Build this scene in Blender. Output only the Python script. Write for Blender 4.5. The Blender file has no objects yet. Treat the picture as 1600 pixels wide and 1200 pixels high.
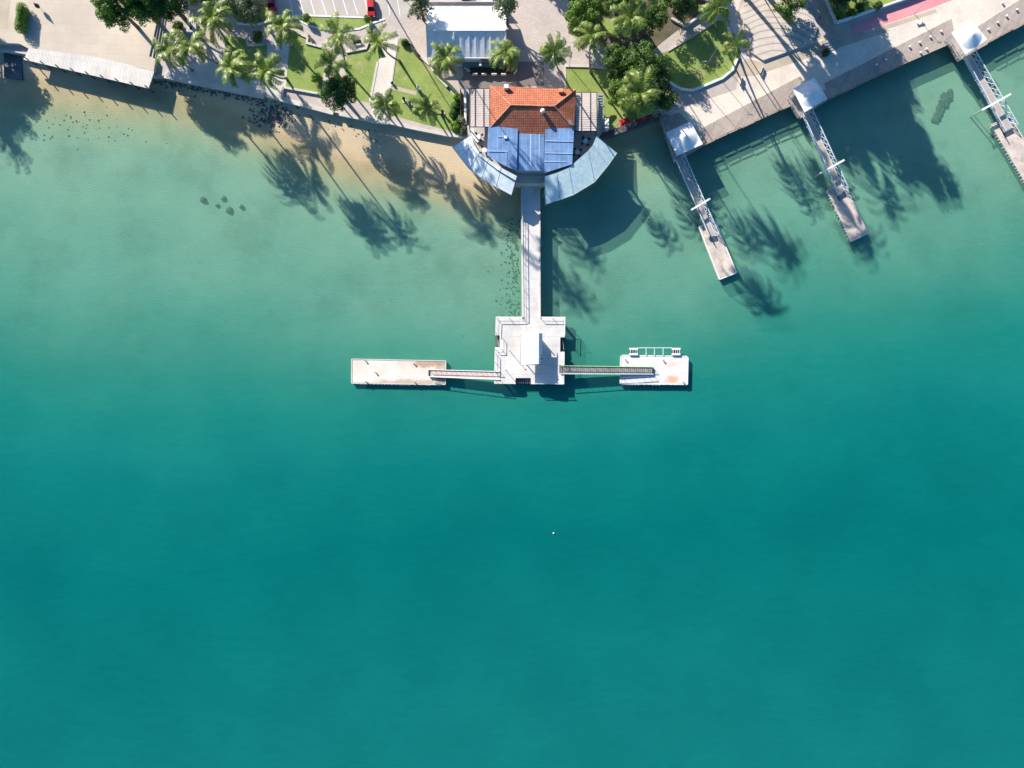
import bpy, bmesh, math, random
from mathutils import Vector, Matrix, noise
R = math.radians
C = bpy.context.scene.collection
SC = bpy.context.scene
random.seed(7)

# ------------------------------------------------------------------ camera, sky, sun
H = 160.0                     # height of the camera over the water
S = 0.15                      # metres per photo pixel at water level
cam = bpy.data.objects.new('camera', bpy.data.cameras.new('camera')); C.objects.link(cam)
cam.location = (0, 0, H); cam.rotation_euler = (0, 0, 0)
cam.data.sensor_width = 36; cam.data.lens = 24; cam.data.clip_end = 6000; cam.data.clip_start = 1
SC.camera = cam
EL, SHD = 28.0, 50.0          # sun elevation; shadows fall 50 degrees below +X
SUNDIR = Vector((-math.cos(R(SHD))*math.cos(R(EL)), math.sin(R(SHD))*math.cos(R(EL)), math.sin(R(EL))))
w = bpy.data.worlds.new('World'); SC.world = w; w.use_nodes = True
nt = w.node_tree
sky = nt.nodes.new('ShaderNodeTexSky'); sky.sky_type = 'NISHITA'; sky.sun_disc = False
sky.sun_elevation = R(EL); sky.sun_rotation = R(-(90-SHD))
hs = nt.nodes.new('ShaderNodeHueSaturation'); hs.inputs['Saturation'].default_value = 1.35
nt.links.new(sky.outputs[0], hs.inputs['Color']); nt.links.new(hs.outputs[0], nt.nodes['Background'].inputs[0]); nt.nodes['Background'].inputs[1].default_value = 0.090; sky.ozone_density = 3.0
sun = bpy.data.objects.new('sun', bpy.data.lights.new('sun', 'SUN')); C.objects.link(sun)
sun.data.energy = 5.0; sun.data.angle = R(0.55); sun.data.color = (1, 0.94, 0.84)
sun.rotation_euler = (-SUNDIR).to_track_quat('-Z', 'Y').to_euler(); sun.location = (-100, 120, 90)
SC.view_settings.view_transform = 'Standard'; SC.view_settings.look = 'None'
SC.view_settings.exposure = 0.92; SC.view_settings.gamma = 1
SC.cycles.max_bounces = 6; SC.cycles.transparent_max_bounces = 12

def P(px, py, z=2.0):
    """ground point at height z seen at a photo pixel"""
    k = S*(H-z)/H
    return Vector(((px-800)*k, (600-py)*k, z))
def PP(pts, z=2.0): return [P(x, y, z) for x, y in pts]

# ------------------------------------------------------------------ materials
MATS = {}
def nodes_of(name):
    m = bpy.data.materials.new(name); m.use_nodes = True
    n = m.node_tree.nodes; l = m.node_tree.links
    return m, n, l, n['Principled BSDF']
def coords(n, l, angle=0.0, scale=(1, 1, 1)):
    g = n.new('ShaderNodeNewGeometry')
    mp = n.new('ShaderNodeMapping'); mp.vector_type = 'POINT'
    mp.inputs['Rotation'].default_value = (0, 0, R(angle)); mp.inputs['Scale'].default_value = scale
    l.new(g.outputs['Position'], mp.inputs[0])
    return mp.outputs[0]
def ramp(n, stops):
    r = n.new('ShaderNodeValToRGB'); e = r.color_ramp.elements
    while len(e) < len(stops): e.new(0.5)
    for k, (p, c) in enumerate(stops):
        e[k].position = p; e[k].color = (*c, 1)
    return r
def noise_n(n, l, vec, sc, det=4, rough=0.6):
    t = n.new('ShaderNodeTexNoise'); t.inputs['Scale'].default_value = sc
    t.inputs['Detail'].default_value = det; t.inputs['Roughness'].default_value = rough
    l.new(vec, t.inputs['Vector']); return t
def mixc(n, l, a, b, f, mode='MIX'):
    m = n.new('ShaderNodeMix'); m.data_type = 'RGBA'; m.blend_type = mode
    for s, v in ((m.inputs[0], f), (m.inputs[6], a), (m.inputs[7], b)):
        if hasattr(v, 'is_linked') or hasattr(v, 'links'): l.new(v, s)
        elif isinstance(v, (int, float)): s.default_value = v
        else: s.default_value = (*v, 1)
    return m.outputs[2]
def sc(c, k): return tuple(min(1, x*k) for x in c)
def M(name, col, col2=None, rough=0.7, s1=0.35, s2=3.0, metal=0, bump=0.0, stain=None, spec=0.4):
    """weathered plain surface: two scales of noise between col and col2, optional stains"""
    if name in MATS: return MATS[name]
    m, n, l, b = nodes_of(name)
    v = coords(n, l)
    col2 = col2 or sc(col, 0.75)
    a = noise_n(n, l, v, s1, 5); f = noise_n(n, l, v, s2, 4)
    ra = ramp(n, [(0.35, col2), (0.65, col)]); l.new(a.outputs[0], ra.inputs[0])
    rf = ramp(n, [(0.3, (0.8, 0.8, 0.8)), (0.7, (1.12, 1.12, 1.12))]); l.new(f.outputs[0], rf.inputs[0])
    o = mixc(n, l, ra.outputs[0], rf.outputs[0], 0.8, 'MULTIPLY')
    if stain:
        st = noise_n(n, l, v, stain[1], 6, 0.7); rs = ramp(n, [(stain[2], (0, 0, 0)), (stain[2]+0.12, (1, 1, 1))]); l.new(st.outputs[0], rs.inputs[0])
        o = mixc(n, l, o, stain[0], rs.outputs[0])
    l.new(o, b.inputs['Base Color'])
    b.inputs['Roughness'].default_value = rough; b.inputs['Metallic'].default_value = metal
    b.inputs['Specular IOR Level'].default_value = spec
    if bump:
        bp = n.new('ShaderNodeBump'); bp.inputs['Strength'].default_value = bump; bp.inputs['Distance'].default_value = 0.05
        l.new(f.outputs[0], bp.inputs['Height']); l.new(bp.outputs[0], b.inputs['Normal'])
    MATS[name] = m; return m
def MB_brick(name, col, col2, mortar, angle, bw, bh, mort=0.02, rough=0.8, s1=0.3, off=0.5, dirt=0.75, bump=0.0, spec=0.3):
    """boards, pavers or roof tiles laid in world metres"""
    if name in MATS: return MATS[name]
    m, n, l, b = nodes_of(name)
    v = coords(n, l, angle)
    t = n.new('ShaderNodeTexBrick'); l.new(v, t.inputs['Vector'])
    t.offset = off
    t.inputs['Color1'].default_value = (*col, 1); t.inputs['Color2'].default_value = (*col2, 1)
    t.inputs['Mortar'].default_value = (*mortar, 1); t.inputs['Scale'].default_value = 1
    t.inputs['Mortar Size'].default_value = mort; t.inputs['Brick Width'].default_value = bw
    t.inputs['Row Height'].default_value = bh; t.inputs['Bias'].default_value = 0
    t.inputs['Mortar Smooth'].default_value = 0.1
    a = noise_n(n, l, v, s1, 6, 0.65)
    ra = ramp(n, [(0.3, (dirt, dirt, dirt)), (0.65, (1.05, 1.04, 1.02))]); l.new(a.outputs[0], ra.inputs[0])
    o = mixc(n, l, t.outputs[0], ra.outputs[0], 1.0, 'MULTIPLY')
    l.new(o, b.inputs['Base Color']); b.inputs['Roughness'].default_value = rough
    b.inputs['Specular IOR Level'].default_value = spec
    if bump:
        bp = n.new('ShaderNodeBump'); bp.inputs['Strength'].default_value = bump; bp.inputs['Distance'].default_value = 0.05; bp.invert = True
        l.new(t.outputs['Fac'], bp.inputs['Height']); l.new(bp.outputs[0], b.inputs['Normal'])
    MATS[name] = m; return m
def leafmat(name, stops, rough=0.5, trans=0.25):
    if name in MATS: return MATS[name]
    m, n, l, b = nodes_of(name)
    g = n.new('ShaderNodeNewGeometry'); nz = noise_n(n, l, g.outputs['Position'], 0.7, 3)
    mt = n.new('ShaderNodeMath'); mt.operation = 'MULTIPLY_ADD'; mt.inputs[1].default_value = 0.6
    l.new(g.outputs['Random Per Island'], mt.inputs[0])
    m2 = n.new('ShaderNodeMath'); m2.operation = 'MULTIPLY'; m2.inputs[1].default_value = 0.45; l.new(nz.outputs[0], m2.inputs[0]); l.new(m2.outputs[0], mt.inputs[2])
    r = ramp(n, stops); l.new(mt.outputs[0], r.inputs[0])
    l.new(r.outputs[0], b.inputs['Base Color']); b.inputs['Roughness'].default_value = rough
    b.inputs['Specular IOR Level'].default_value = 0.35
    tr = n.new('ShaderNodeBsdfTranslucent'); mx = n.new('ShaderNodeMixShader'); mx.inputs[0].default_value = trans
    tc = mixc(n, l, r.outputs[0], (1.3, 1.5, 0.5), 1.0, 'MULTIPLY'); l.new(tc, tr.inputs[0])
    l.new(b.outputs[0], mx.inputs[1]); l.new(tr.outputs[0], mx.inputs[2])
    l.new(mx.outputs[0], n['Material Output'].inputs[0])
    MATS[name] = m; return m

white = M('white_paint', (0.80, 0.80, 0.78), (0.70, 0.70, 0.68), 0.5)
white_fab = M('white_fabric', (0.82, 0.83, 0.85), (0.78, 0.79, 0.82), 0.6, 0.15, 1.0)
def translucent(src, f):
    n = src.node_tree.nodes; l = src.node_tree.links; b = n['Principled BSDF']; tr = n.new('ShaderNodeBsdfTranslucent'); tr.inputs[0].default_value = (.4, .7, .95, 1)
    mx = n.new('ShaderNodeMixShader'); mx.inputs[0].default_value = f; l.new(b.outputs[0], mx.inputs[1]); l.new(tr.outputs[0], mx.inputs[2]); l.new(mx.outputs[0], n['Material Output'].inputs[0])
canopy_fab = M('canopy_fabric', (0.90, 0.90, 0.90), (0.87, 0.87, 0.88), 0.5, 0.2, 1.0); translucent(canopy_fab, .14)
concrete = M('pale_concrete', (0.62, 0.57, 0.50), (0.50, 0.46, 0.41), 0.85, 0.25, 4, bump=.2)
platform_m = MB_brick('jetty_concrete', (0.64, 0.61, 0.58), (0.60, 0.57, 0.54), (0.45, 0.42, 0.40), 0, 3.4, 2.2, 0.03, s1=0.3, dirt=.80)
ponton_m = MB_brick('pontoon_deck', (0.66, 0.56, 0.48), (0.58, 0.49, 0.42), (0.34, 0.28, 0.24), 62, 2.4, 1.2, 0.02, s1=0.5, dirt=.6)
def spot(m, c, rx, ry, col, amt=1.0, nsc=.8):
    n = m.node_tree.nodes; l = m.node_tree.links; b = n['Principled BSDF']; src_ = b.inputs['Base Color'].links[0].from_socket
    g = n.new('ShaderNodeNewGeometry'); mp = n.new('ShaderNodeMapping'); mp.inputs['Location'].default_value = (-c.x/rx, -c.y/ry, 0); mp.inputs['Scale'].default_value = (1/rx, 1/ry, 0)
    l.new(g.outputs['Position'], mp.inputs[0]); ln = n.new('ShaderNodeVectorMath'); ln.operation = 'LENGTH'; l.new(mp.outputs[0], ln.inputs[0])
    nz = noise_n(n, l, g.outputs['Position'], nsc, 5, .7); ad = n.new('ShaderNodeMath'); ad.operation = 'MULTIPLY_ADD'; ad.inputs[1].default_value = -2.0; l.new(nz.outputs[0], ad.inputs[0]); ad.inputs[2].default_value = 1.0
    a2 = n.new('ShaderNodeMath'); a2.operation = 'SUBTRACT'; l.new(ln.outputs['Value'], a2.inputs[0]); l.new(ad.outputs[0], a2.inputs[1])
    r = ramp(n, [(.55, (amt,)*3), (1.0, (0, 0, 0))]); l.new(a2.outputs[0], r.inputs[0]); l.new(mixc(n, l, src_, col, r.outputs[0]), b.inputs['Base Color'])
rust_m = M('stained_pontoon', (0.76, 0.68, 0.60), (0.62, 0.52, 0.43), 0.8, 0.22, 2.5, stain=((0.45, 0.25, 0.14), 0.3, 0.62))
white_pont = M('white_pontoon', (0.70, 0.68, 0.66), (0.62, 0.59, 0.56), 0.6, 0.3, 3, stain=((0.72, 0.40, 0.22), 0.28, 0.64))
spot(rust_m, P(672, 567, .8), 4.5, 1.4, (.36, .21, .13), .8); spot(rust_m, P(690, 573, .8), 1.6, 4, (.30, .24, .18), .7); spot(rust_m, P(640, 598, .8), 9, 1.0, (.40, .30, .2), .7); spot(rust_m, P(690, 597, .8), 2, 1.5, (.3, .24, .18), .8)
spot(white_pont, P(1050, 593, .9), 2.0, 1.0, (.66, .33, .17), .85, 1.2); spot(white_pont, P(1047, 569, .9), 2.2, .8, (.7, .42, .28), .5, 1.5)
steel = M('galvanised_steel', (0.50, 0.53, 0.56), (0.38, 0.41, 0.44), 0.4, 0.6, 5, metal=0.4)
truss_m = M('pale_blue_steel', (0.66, 0.70, 0.74), (0.52, 0.58, 0.64), 0.45, 0.6, 5)
dark = M('dark_steel', (0.045, 0.05, 0.055), (0.02, 0.022, 0.025), 0.6)
dark_wood = M('dark_timber', (0.09, 0.065, 0.05), (0.05, 0.04, 0.03), 0.8)
stone = M('dark_stone', (0.16, 0.15, 0.14), (0.08, 0.075, 0.07), 0.9, 0.8, 5)
wall_m = M('seawall_stone', (0.50, 0.46, 0.40), (0.28, 0.27, 0.25), 0.9, 0.5, 3, bump=.3, stain=((0.16, 0.15, 0.14), 0.6, 0.6))
pave_m = MB_brick('pink_grey_pavers', (0.54, 0.465, 0.42), (0.48, 0.41, 0.37), (0.34, 0.29, 0.26), 10, 0.8, 0.4, 0.02, s1=0.12, dirt=.8)
plaza_m = MB_brick('beige_slabs', (0.55, 0.47, 0.38), (0.52, 0.44, 0.355), (0.45, 0.38, 0.31), 2, 4, 2.2, 0.03, s1=0.1, dirt=.85)
cream_m = MB_brick('cream_pavers', (0.80, 0.69, 0.58), (0.70, 0.60, 0.51), (0.55, 0.48, 0.42), 27, 0.6, 0.3, 0.03, s1=0.15, dirt=.8)
plank_w = MB_brick('bleached_planks', (0.70, 0.66, 0.62), (0.62, 0.58, 0.53), (0.30, 0.27, 0.24), 98, 6, 0.32, 0.03, s1=0.25, dirt=.8)
plank_b = MB_brick('brown_boardwalk_planks', (0.50, 0.42, 0.36), (0.41, 0.345, 0.30), (0.13, 0.10, 0.085), 117, 5, 0.33, 0.03, s1=0.25, dirt=.75)
asphalt = M('asphalt', (0.22, 0.19, 0.18), (0.17, 0.15, 0.145), 0.9, 0.1, 6)
park_m = M('worn_parking_surface', (0.52, 0.46, 0.41), (0.42, 0.38, 0.34), 0.9, 0.12, 4)
path_m = M('white_path', (0.66, 0.59, 0.52), (0.56, 0.50, 0.44), 0.85, 0.3, 4)
pink_m = M('pink_lane', (0.72, 0.30, 0.32), (0.64, 0.25, 0.27), 0.8, 0.2, 5)
sandpath = M('tan_surface', (0.50, 0.41, 0.31), (0.42, 0.35, 0.27), 0.9, 0.3, 4)
grass_m = M('lawn_grass', (0.26, 0.325, 0.085), (0.185, 0.255, 0.06), 0.95, 0.22, 2.2, bump=.5, stain=((0.37, 0.31, 0.15), 0.3, 0.56))
earth = M('leaf_litter', (0.15, 0.12, 0.075), (0.08, 0.075, 0.045), 0.95, 0.4, 4)
red_m = M('red_paint', (0.55, 0.02, 0.03), (0.48, 0.02, 0.03), 0.3)
red_fab = M('red_fabric', (0.62, 0.03, 0.05), (0.5, 0.02, 0.04), 0.8)
black_m = M('black_paint', (0.02, 0.02, 0.025), None, 0.3)
glass_m = M('dark_glass', (0.015, 0.02, 0.025), None, 0.08)
rubber = M('rubber', (0.03, 0.03, 0.03), None, 0.8)
cream_wall = M('cream_render', (0.62, 0.56, 0.47), (0.5, 0.45, 0.38), 0.85)
bark = M('palm_bark', (0.30, 0.26, 0.21), (0.20, 0.17, 0.14), 0.9, 1, 6)
bark2 = M('tree_bark', (0.16, 0.12, 0.09), (0.09, 0.07, 0.05), 0.9, 1, 6)
metal_roof = M('pale_green_metal', (0.58, 0.73, 0.73), (0.50, 0.66, 0.68), 0.6, 0.15, 1.2, stain=((0.3, 0.37, 0.4), 0.5, 0.68))
metal_roof2 = M('weathered_white_metal', (0.80, 0.82, 0.83), (0.58, 0.68, 0.72), 0.5, 0.12, 1.0)
tile_m = MB_brick('clay_roof_tiles', (0.60, 0.21, 0.115), (0.48, 0.145, 0.08), (0.22, 0.075, 0.045), 0, 0.42, 0.5, 0.05, 0.85, 0.5, 0.0, dirt=.7, bump=.5)
ridge_m = M('ridge_tiles', (0.62, 0.30, 0.18), (0.5, 0.2, 0.11), 0.85, 1, 6)
solar_m = MB_brick('blue_metal_roof', (0.19, 0.33, 0.57), (0.155, 0.285, 0.51), (0.34, 0.47, 0.66), 90, 2.6, 1.05, 0.03, 0.4, 0.5, 0.0, dirt=.62, spec=.6)
skin = M('skin', (0.45, 0.26, 0.17), None, 0.6)
cloth_o = M('orange_cloth', (0.55, 0.22, 0.08), None, 0.9)
cloth_d = M('navy_cloth', (0.03, 0.04, 0.08), None, 0.9)
yellow = M('green_yellow_paint', (0.45, 0.75, 0.30), None, 0.5)

palm_leaf = leafmat('palm_leaves', [(0.1, (0.045, 0.09, 0.018)), (0.45, (0.12, 0.18, 0.03)), (0.85, (0.25, 0.31, 0.06))], 0.4, 0.2)
palm_old = leafmat('old_palm_leaves', [(0.2, (0.28, 0.22, 0.09)), (0.8, (0.42, 0.36, 0.15))], 0.6, 0.15)
leaf_g = leafmat('green_leaves', [(0.1, (0.025, 0.07, 0.012)), (0.5, (0.09, 0.175, 0.022)), (0.9, (0.21, 0.31, 0.04))])
leaf_d = leafmat('dark_green_leaves', [(0.1, (0.015, 0.045, 0.01)), (0.5, (0.045, 0.105, 0.018)), (0.9, (0.14, 0.23, 0.035))])
leaf_o = leafmat('grey_green_leaves', [(0.1, (0.04, 0.06, 0.03)), (0.5, (0.10, 0.13, 0.07)), (0.9, (0.30, 0.33, 0.21))])
leaf_b = leafmat('bright_green_leaves', [(0.1, (0.05, 0.12, 0.01)), (0.5, (0.12, 0.22, 0.015)), (0.9, (0.2, 0.32, 0.03))])

# ------------------------------------------------------------------ mesh helpers
ORG = {}
class MB:
    def __init__(s): s.v = []; s.f = []
    def add(s, vs, fs):
        k = len(s.v); s.v += [tuple(v) for v in vs]; s.f += [tuple(i+k for i in f) for f in fs]; return s
    def prism(s, poly, z0, z1):
        n = len(poly); z0s = [z0]*n if isinstance(z0, (int, float)) else z0; z1s = [z1]*n if isinstance(z1, (int, float)) else z1
        a = sum(poly[i][0]*poly[(i+1) % n][1]-poly[(i+1) % n][0]*poly[i][1] for i in range(n))
        if a < 0: poly = poly[::-1]; z0s = z0s[::-1]; z1s = z1s[::-1]
        vs = [(p[0], p[1], z) for p, z in zip(poly, z0s)]+[(p[0], p[1], z) for p, z in zip(poly, z1s)]
        fs = [tuple(range(n))[::-1], tuple(range(n, 2*n))]+[(i, (i+1) % n, n+(i+1) % n, n+i) for i in range(n)]
        return s.add(vs, fs)
    def box(s, c, d, rz=0.0, M4=None):
        hx, hy, hz = d[0]/2, d[1]/2, d[2]/2
        ca, sa = math.cos(rz), math.sin(rz); vs = []
        for z in (-hz, hz):
            for x, y in ((-hx, -hy), (hx, -hy), (hx, hy), (-hx, hy)):
                vs.append((c[0]+x*ca-y*sa, c[1]+x*sa+y*ca, c[2]+z))
        return s.add(vs, [(3, 2, 1, 0), (4, 5, 6, 7), (0, 1, 5, 4), (1, 2, 6, 5), (2, 3, 7, 6), (3, 0, 4, 7)])
    def bar(s, a, b, wd, ht=None):
        a = Vector(a); b = Vector(b); ht = ht or wd; d = (b-a).normalized()
        up = Vector((0, 0, 1)) if abs(d.z) < 0.95 else Vector((0, 1, 0))
        x = d.cross(up).normalized()*wd/2; y = x.cross(d).normalized()*ht/2
        vs = [p+i*x+j*y for p in (a, b) for i, j in ((-1, -1), (1, -1), (1, 1), (-1, 1))]
        return s.add(vs, [(0, 1, 2, 3), (7, 6, 5, 4), (0, 4, 5, 1), (1, 5, 6, 2), (2, 6, 7, 3), (3, 7, 4, 0)])
    def tube(s, pts, rs, n=8, cap=True):
        pts = [Vector(p) for p in pts]
        if isinstance(rs, (int, float)): rs = [rs]*len(pts)
        k0 = len(s.v); vs = []
        for i, p in enumerate(pts):
            d = (pts[min(i+1, len(pts)-1)]-pts[max(i-1, 0)]).normalized()
            up = Vector((0, 0, 1)) if abs(d.z) < 0.9 else Vector((1, 0, 0))
            x = d.cross(up).normalized(); y = x.cross(d).normalized()
            for j in range(n):
                a = 2*math.pi*j/n; vs.append(p+(x*math.cos(a)+y*math.sin(a))*rs[i])
        fs = []
        for i in range(len(pts)-1):
            for j in range(n):
                fs.append((i*n+j, i*n+(j+1) % n, (i+1)*n+(j+1) % n, (i+1)*n+j))
        if cap: fs += [tuple(range(n))[::-1], tuple((len(pts)-1)*n+j for j in range(n))]
        return s.add(vs, fs)
    def cyl(s, c, r, h, n=10, r2=None):
        return s.tube([c, (c[0], c[1], c[2]+h)], [r, r if r2 is None else r2], n)
    def ball(s, c, r, sz=1.0, n=8, m=5):
        pts = []; rs = []
        for i in range(m+1):
            a = -math.pi/2+math.pi*i/m; pts.append((c[0], c[1], c[2]+r*sz*math.sin(a))); rs.append(max(0.002, r*math.cos(a)))
        return s.tube(pts, rs, n)
    def build(s, name, mat, parent=None, smooth=False, at=None):
        me = bpy.data.meshes.new(name)
        if parent is not None: o0 = Vector(ORG[parent.name])
        elif at is not None: o0 = Vector(at)
        else:
            n = len(s.v); o0 = Vector((sum(v[0] for v in s.v)/n, sum(v[1] for v in s.v)/n, min(v[2] for v in s.v)))
        me.from_pydata([(v[0]-o0.x, v[1]-o0.y, v[2]-o0.z) for v in s.v], [], s.f); me.update()
        if any(len(f) > 4 for f in s.f):
            bm = bmesh.new(); bm.from_mesh(me)
            bmesh.ops.triangulate(bm, faces=[f for f in bm.faces if len(f.verts) > 4])
            bm.to_mesh(me); bm.free()
        if mat is not None: me.materials.append(mat)
        if smooth: me.polygons.foreach_set('use_smooth', [True]*len(me.polygons))
        o = bpy.data.objects.new(name, me); C.objects.link(o)
        if parent is not None: o.parent = parent
        else: o.location = o0
        ORG[o.name] = tuple(o0)
        return o
def tag(o, label=None, cat=None, group=None, kind=None):
    for k, v in (('label', label), ('category', cat), ('group', group), ('kind', kind)):
        if v: o[k] = v
    return o
def thing(name, loc, label, cat, group=None):
    o = bpy.data.objects.new(name, None); C.objects.link(o); o.location = loc; o.empty_display_size = 0.5
    ORG[o.name] = tuple(loc); return tag(o, label, cat, group)
def sheet(name, pts, z, mat, th=None, kind='structure'):
    """ground layer: a slab whose top lies at z"""
    m = MB(); poly = [tuple(P(x, y, z)[:2]) for x, y in pts]
    o = m.prism(poly, z-(th or 0.25), z).build(name, mat)
    return tag(o, kind=kind)
def copy_tree(o, parent=None, loc=None, rz=None):
    c = o.copy(); C.objects.link(c); c.parent = parent
    if loc is not None: c.location = loc; ORG[c.name] = tuple(loc)
    if rz is not None: c.rotation_euler = (0, 0, rz)
    for ch in o.children: copy_tree(ch, c)
    return c
def interp(tab, x):
    if x <= tab[0][0]: return tab[0][1]
    for (a, b), (c, d) in zip(tab, tab[1:]):
        if x <= c: return b+(d-b)*(x-a)/(c-a)
    return tab[-1][1]

# ------------------------------------------------------------------ sea bed, beach and water
SHORE = [(-9000, 90), (-200, 112), (60, 122), (240, 138), (300, 148), (380, 180), (440, 206), (480, 226), (540, 246), (620, 262), (700, 283), (760, 298), (812, 300), (850, 262), (950, 228), (1040, 190), (1300, 60), (1800, -60), (10000, -60)]
DEPTH = [(0, 0), (.04, .14), (.08, .32), (.13, .68), (.2, .95), (.35, 1.15), (.55, 1.4), (.7, 1.8), (.84, 2.4), (1.0, 3.4), (1.2, 4.8), (1.5, 7), (2.2, 12), (4, 18), (20, 30)]
def shore_t(X, Y):
    px = X/S+800; py = 600-Y/S
    sy = interp(SHORE, px)
    wob = 16*noise.noise(Vector((px*0.006, py*0.006, 3.0)))+7*noise.noise(Vector((px*0.02, py*0.02, 9.0)))
    k = min(1, max(0, (py-sy)/90.0))
    far = interp([(-400, 625), (150, 640), (500, 660), (900, 650), (1150, 600), (1450, 545), (2000, 520)], px)+6*math.sin(px*0.01)
    if px > 860: k2 = min(1, (px-860)/200); 
    else: k2 = 0
    t = (py-sy+wob*k)/(far-sy)
    return t, py-sy, k2, px
def bed(X, Y):
    t, d, k2, px = shore_t(X, Y)
    if t <= 0:
        return min(0.75, -d*S*0.085)
    dep = interp(DEPTH, t)
    # the basin by the promenade was dredged: it drops quickly from the wall
    dep = max(dep, k2*min(1.05, max(0, d)*0.03))
    return -dep-0.05*noise.noise(Vector((X*0.25, Y*0.25, 0)))*min(1, dep)
def axis(lo, hi, step, far):
    a = []; x = lo
    while x < hi+1e-6: a.append(x); x += step
    g = step; x = lo; pre = []
    while x > -far: g *= 1.5; x -= g; pre.append(x)
    g = step; x = a[-1]; post = []
    while x < far: g *= 1.5; x += g; post.append(x)
    return pre[::-1]+a+post
def grid(name, zf, xs, ys, mat):
    vs = [(x, y, zf(x, y)) for y in ys for x in xs]; nx = len(xs)
    fs = [(j*nx+i, j*nx+i+1, (j+1)*nx+i+1, (j+1)*nx+i) for j in range(len(ys)-1) for i in range(nx-1)]
    me = bpy.data.meshes.new(name); me.from_pydata(vs, [], fs); me.update(); me.materials.append(mat)
    me.polygons.foreach_set('use_smooth', [True]*len(fs))
    at = me.attributes.new('depth', 'FLOAT', 'POINT'); at.data.foreach_set('value', [-bed(v[0], v[1]) for v in vs])
    o = bpy.data.objects.new(name, me); C.objects.link(o); return tag(o, kind='structure')

m, n, l, b = nodes_of('sand_bed')
v = coords(n, l, 9)
att = n.new('ShaderNodeAttribute'); att.attribute_name = 'depth'
mr = n.new('ShaderNodeMapRange'); mr.inputs[1].default_value = -1; mr.inputs[2].default_value = 3; l.new(att.outputs['Fac'], mr.inputs[0])
rs = ramp(n, [(0.0, (0.60, 0.48, 0.33)), (0.20, (0.58, 0.45, 0.29)), (0.27, (0.50, 0.37, 0.22)), (0.38, (0.54, 0.45, 0.28)), (0.5, (0.50, 0.50, 0.38)), (1.0, (0.42, 0.48, 0.40))])
l.new(mr.outputs[0], rs.inputs[0])
nz = noise_n(n, l, v, 0.06, 8, 0.62); rn = ramp(n, [(0.28, (0.55, 0.62, 0.58)), (0.5, (0.95, .96, .95)), (0.7, (1.1, 1.08, 1.05))]); l.new(nz.outputs[0], rn.inputs[0])
c1 = mixc(n, l, rs.outputs[0], rn.outputs[0], 1.0, 'MULTIPLY')
wv = n.new('ShaderNodeTexWave'); wv.wave_type = 'BANDS'; wv.bands_direction = 'Y'; wv.inputs['Scale'].default_value = 0.8
wv.inputs['Distortion'].default_value = 7; wv.inputs['Detail'].default_value = 2; wv.inputs['Detail Scale'].default_value = 0.6; l.new(v, wv.inputs['Vector'])
rw = ramp(n, [(0.2, (0.9, 0.9, 0.88)), (0.6, (1.03, 1.03, 1.03))]); l.new(wv.outputs['Fac'], rw.inputs[0])
c2 = mixc(n, l, c1, rw.outputs[0], 0.8, 'MULTIPLY')
nd = noise_n(n, l, v, 0.9, 8, 0.75); rd = ramp(n, [(0.66, (0, 0, 0)), (0.70, (1, 1, 1))]); l.new(nd.outputs[0], rd.inputs[0])
c3 = mixc(n, l, c2, (0.09, 0.09, 0.06), rd.outputs[0])
l.new(c3, b.inputs['Base Color']); b.inputs['Roughness'].default_value = 0.9; b.inputs['Specular IOR Level'].default_value = 0.2
bp = n.new('ShaderNodeBump'); bp.inputs['Strength'].default_value = 0.3; bp.inputs['Distance'].default_value = 0.05
l.new(wv.outputs['Fac'], bp.inputs['Height']); l.new(bp.outputs[0], b.inputs['Normal'])
xs = axis(-135, 135, 0.9, 2500); ys = axis(-100, 96, 0.9, 2500)
grid('sea_bed', bed, xs, ys, m)

m, n, l, b = nodes_of('sea_water')
v = coords(n, l, 6)
att = n.new('ShaderNodeAttribute'); att.attribute_name = 'depth'
nz = noise_n(n, l, v, 0.018, 5, 0.6)
ad = n.new('ShaderNodeMath'); ad.operation = 'MULTIPLY_ADD'; ad.inputs[1].default_value = 2.6; ad.inputs[2].default_value = -1.3; l.new(nz.outputs[0], ad.inputs[0])
mu = n.new('ShaderNodeMath'); mu.operation = 'MULTIPLY'; l.new(ad.outputs[0], mu.inputs[0]); 
dk = n.new('ShaderNodeMapRange'); dk.inputs[1].default_value = 0; dk.inputs[2].default_value = 5; l.new(att.outputs['Fac'], dk.inputs[0]); l.new(dk.outputs[0], mu.inputs[1])
su = n.new('ShaderNodeMath'); su.operation = 'ADD'; l.new(att.outputs['Fac'], su.inputs[0]); l.new(mu.outputs[0], su.inputs[1])
mr = n.new('ShaderNodeMapRange'); mr.inputs[1].default_value = 0; mr.inputs[2].default_value = 12; l.new(su.outputs[0], mr.inputs[0])
def d_(x): return x/12
WC = [(0.0, (0.32, 0.33, 0.22)), (d_(.5), (0.22, 0.335, 0.235)), (d_(1.2), (0.145, 0.325, 0.225)), (d_(1.8), (0.072, 0.285, 0.200)), (d_(2.5), (0.026, 0.232, 0.176)), (d_(3.3), (0.010, 0.190, 0.154)), (d_(4.8), (0.003, 0.146, 0.132)), (d_(7), (0.001, 0.124, 0.116)), (1.0, (0.004, 0.136, 0.126))]
wc = ramp(n, WC); l.new(mr.outputs[0], wc.inputs[0])
vs_ = coords(n, l, 8, (.32, 1, 1)); fine = noise_n(n, l, vs_, 0.75, 7, 0.75); rf = ramp(n, [(0.3, (0.88, 0.93, 0.93)), (0.7, (1.09, 1.06, 1.06))]); l.new(fine.outputs[0], rf.inputs[0])
wcol = mixc(n, l, wc.outputs[0], rf.outputs[0], 1.0, 'MULTIPLY')
big = noise_n(n, l, v, 0.045, 4, 0.5); rb = ramp(n, [(0.35, (0.8, 0.92, 0.93)), (0.65, (1.15, 1.06, 1.05))]); l.new(big.outputs[0], rb.inputs[0])
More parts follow.
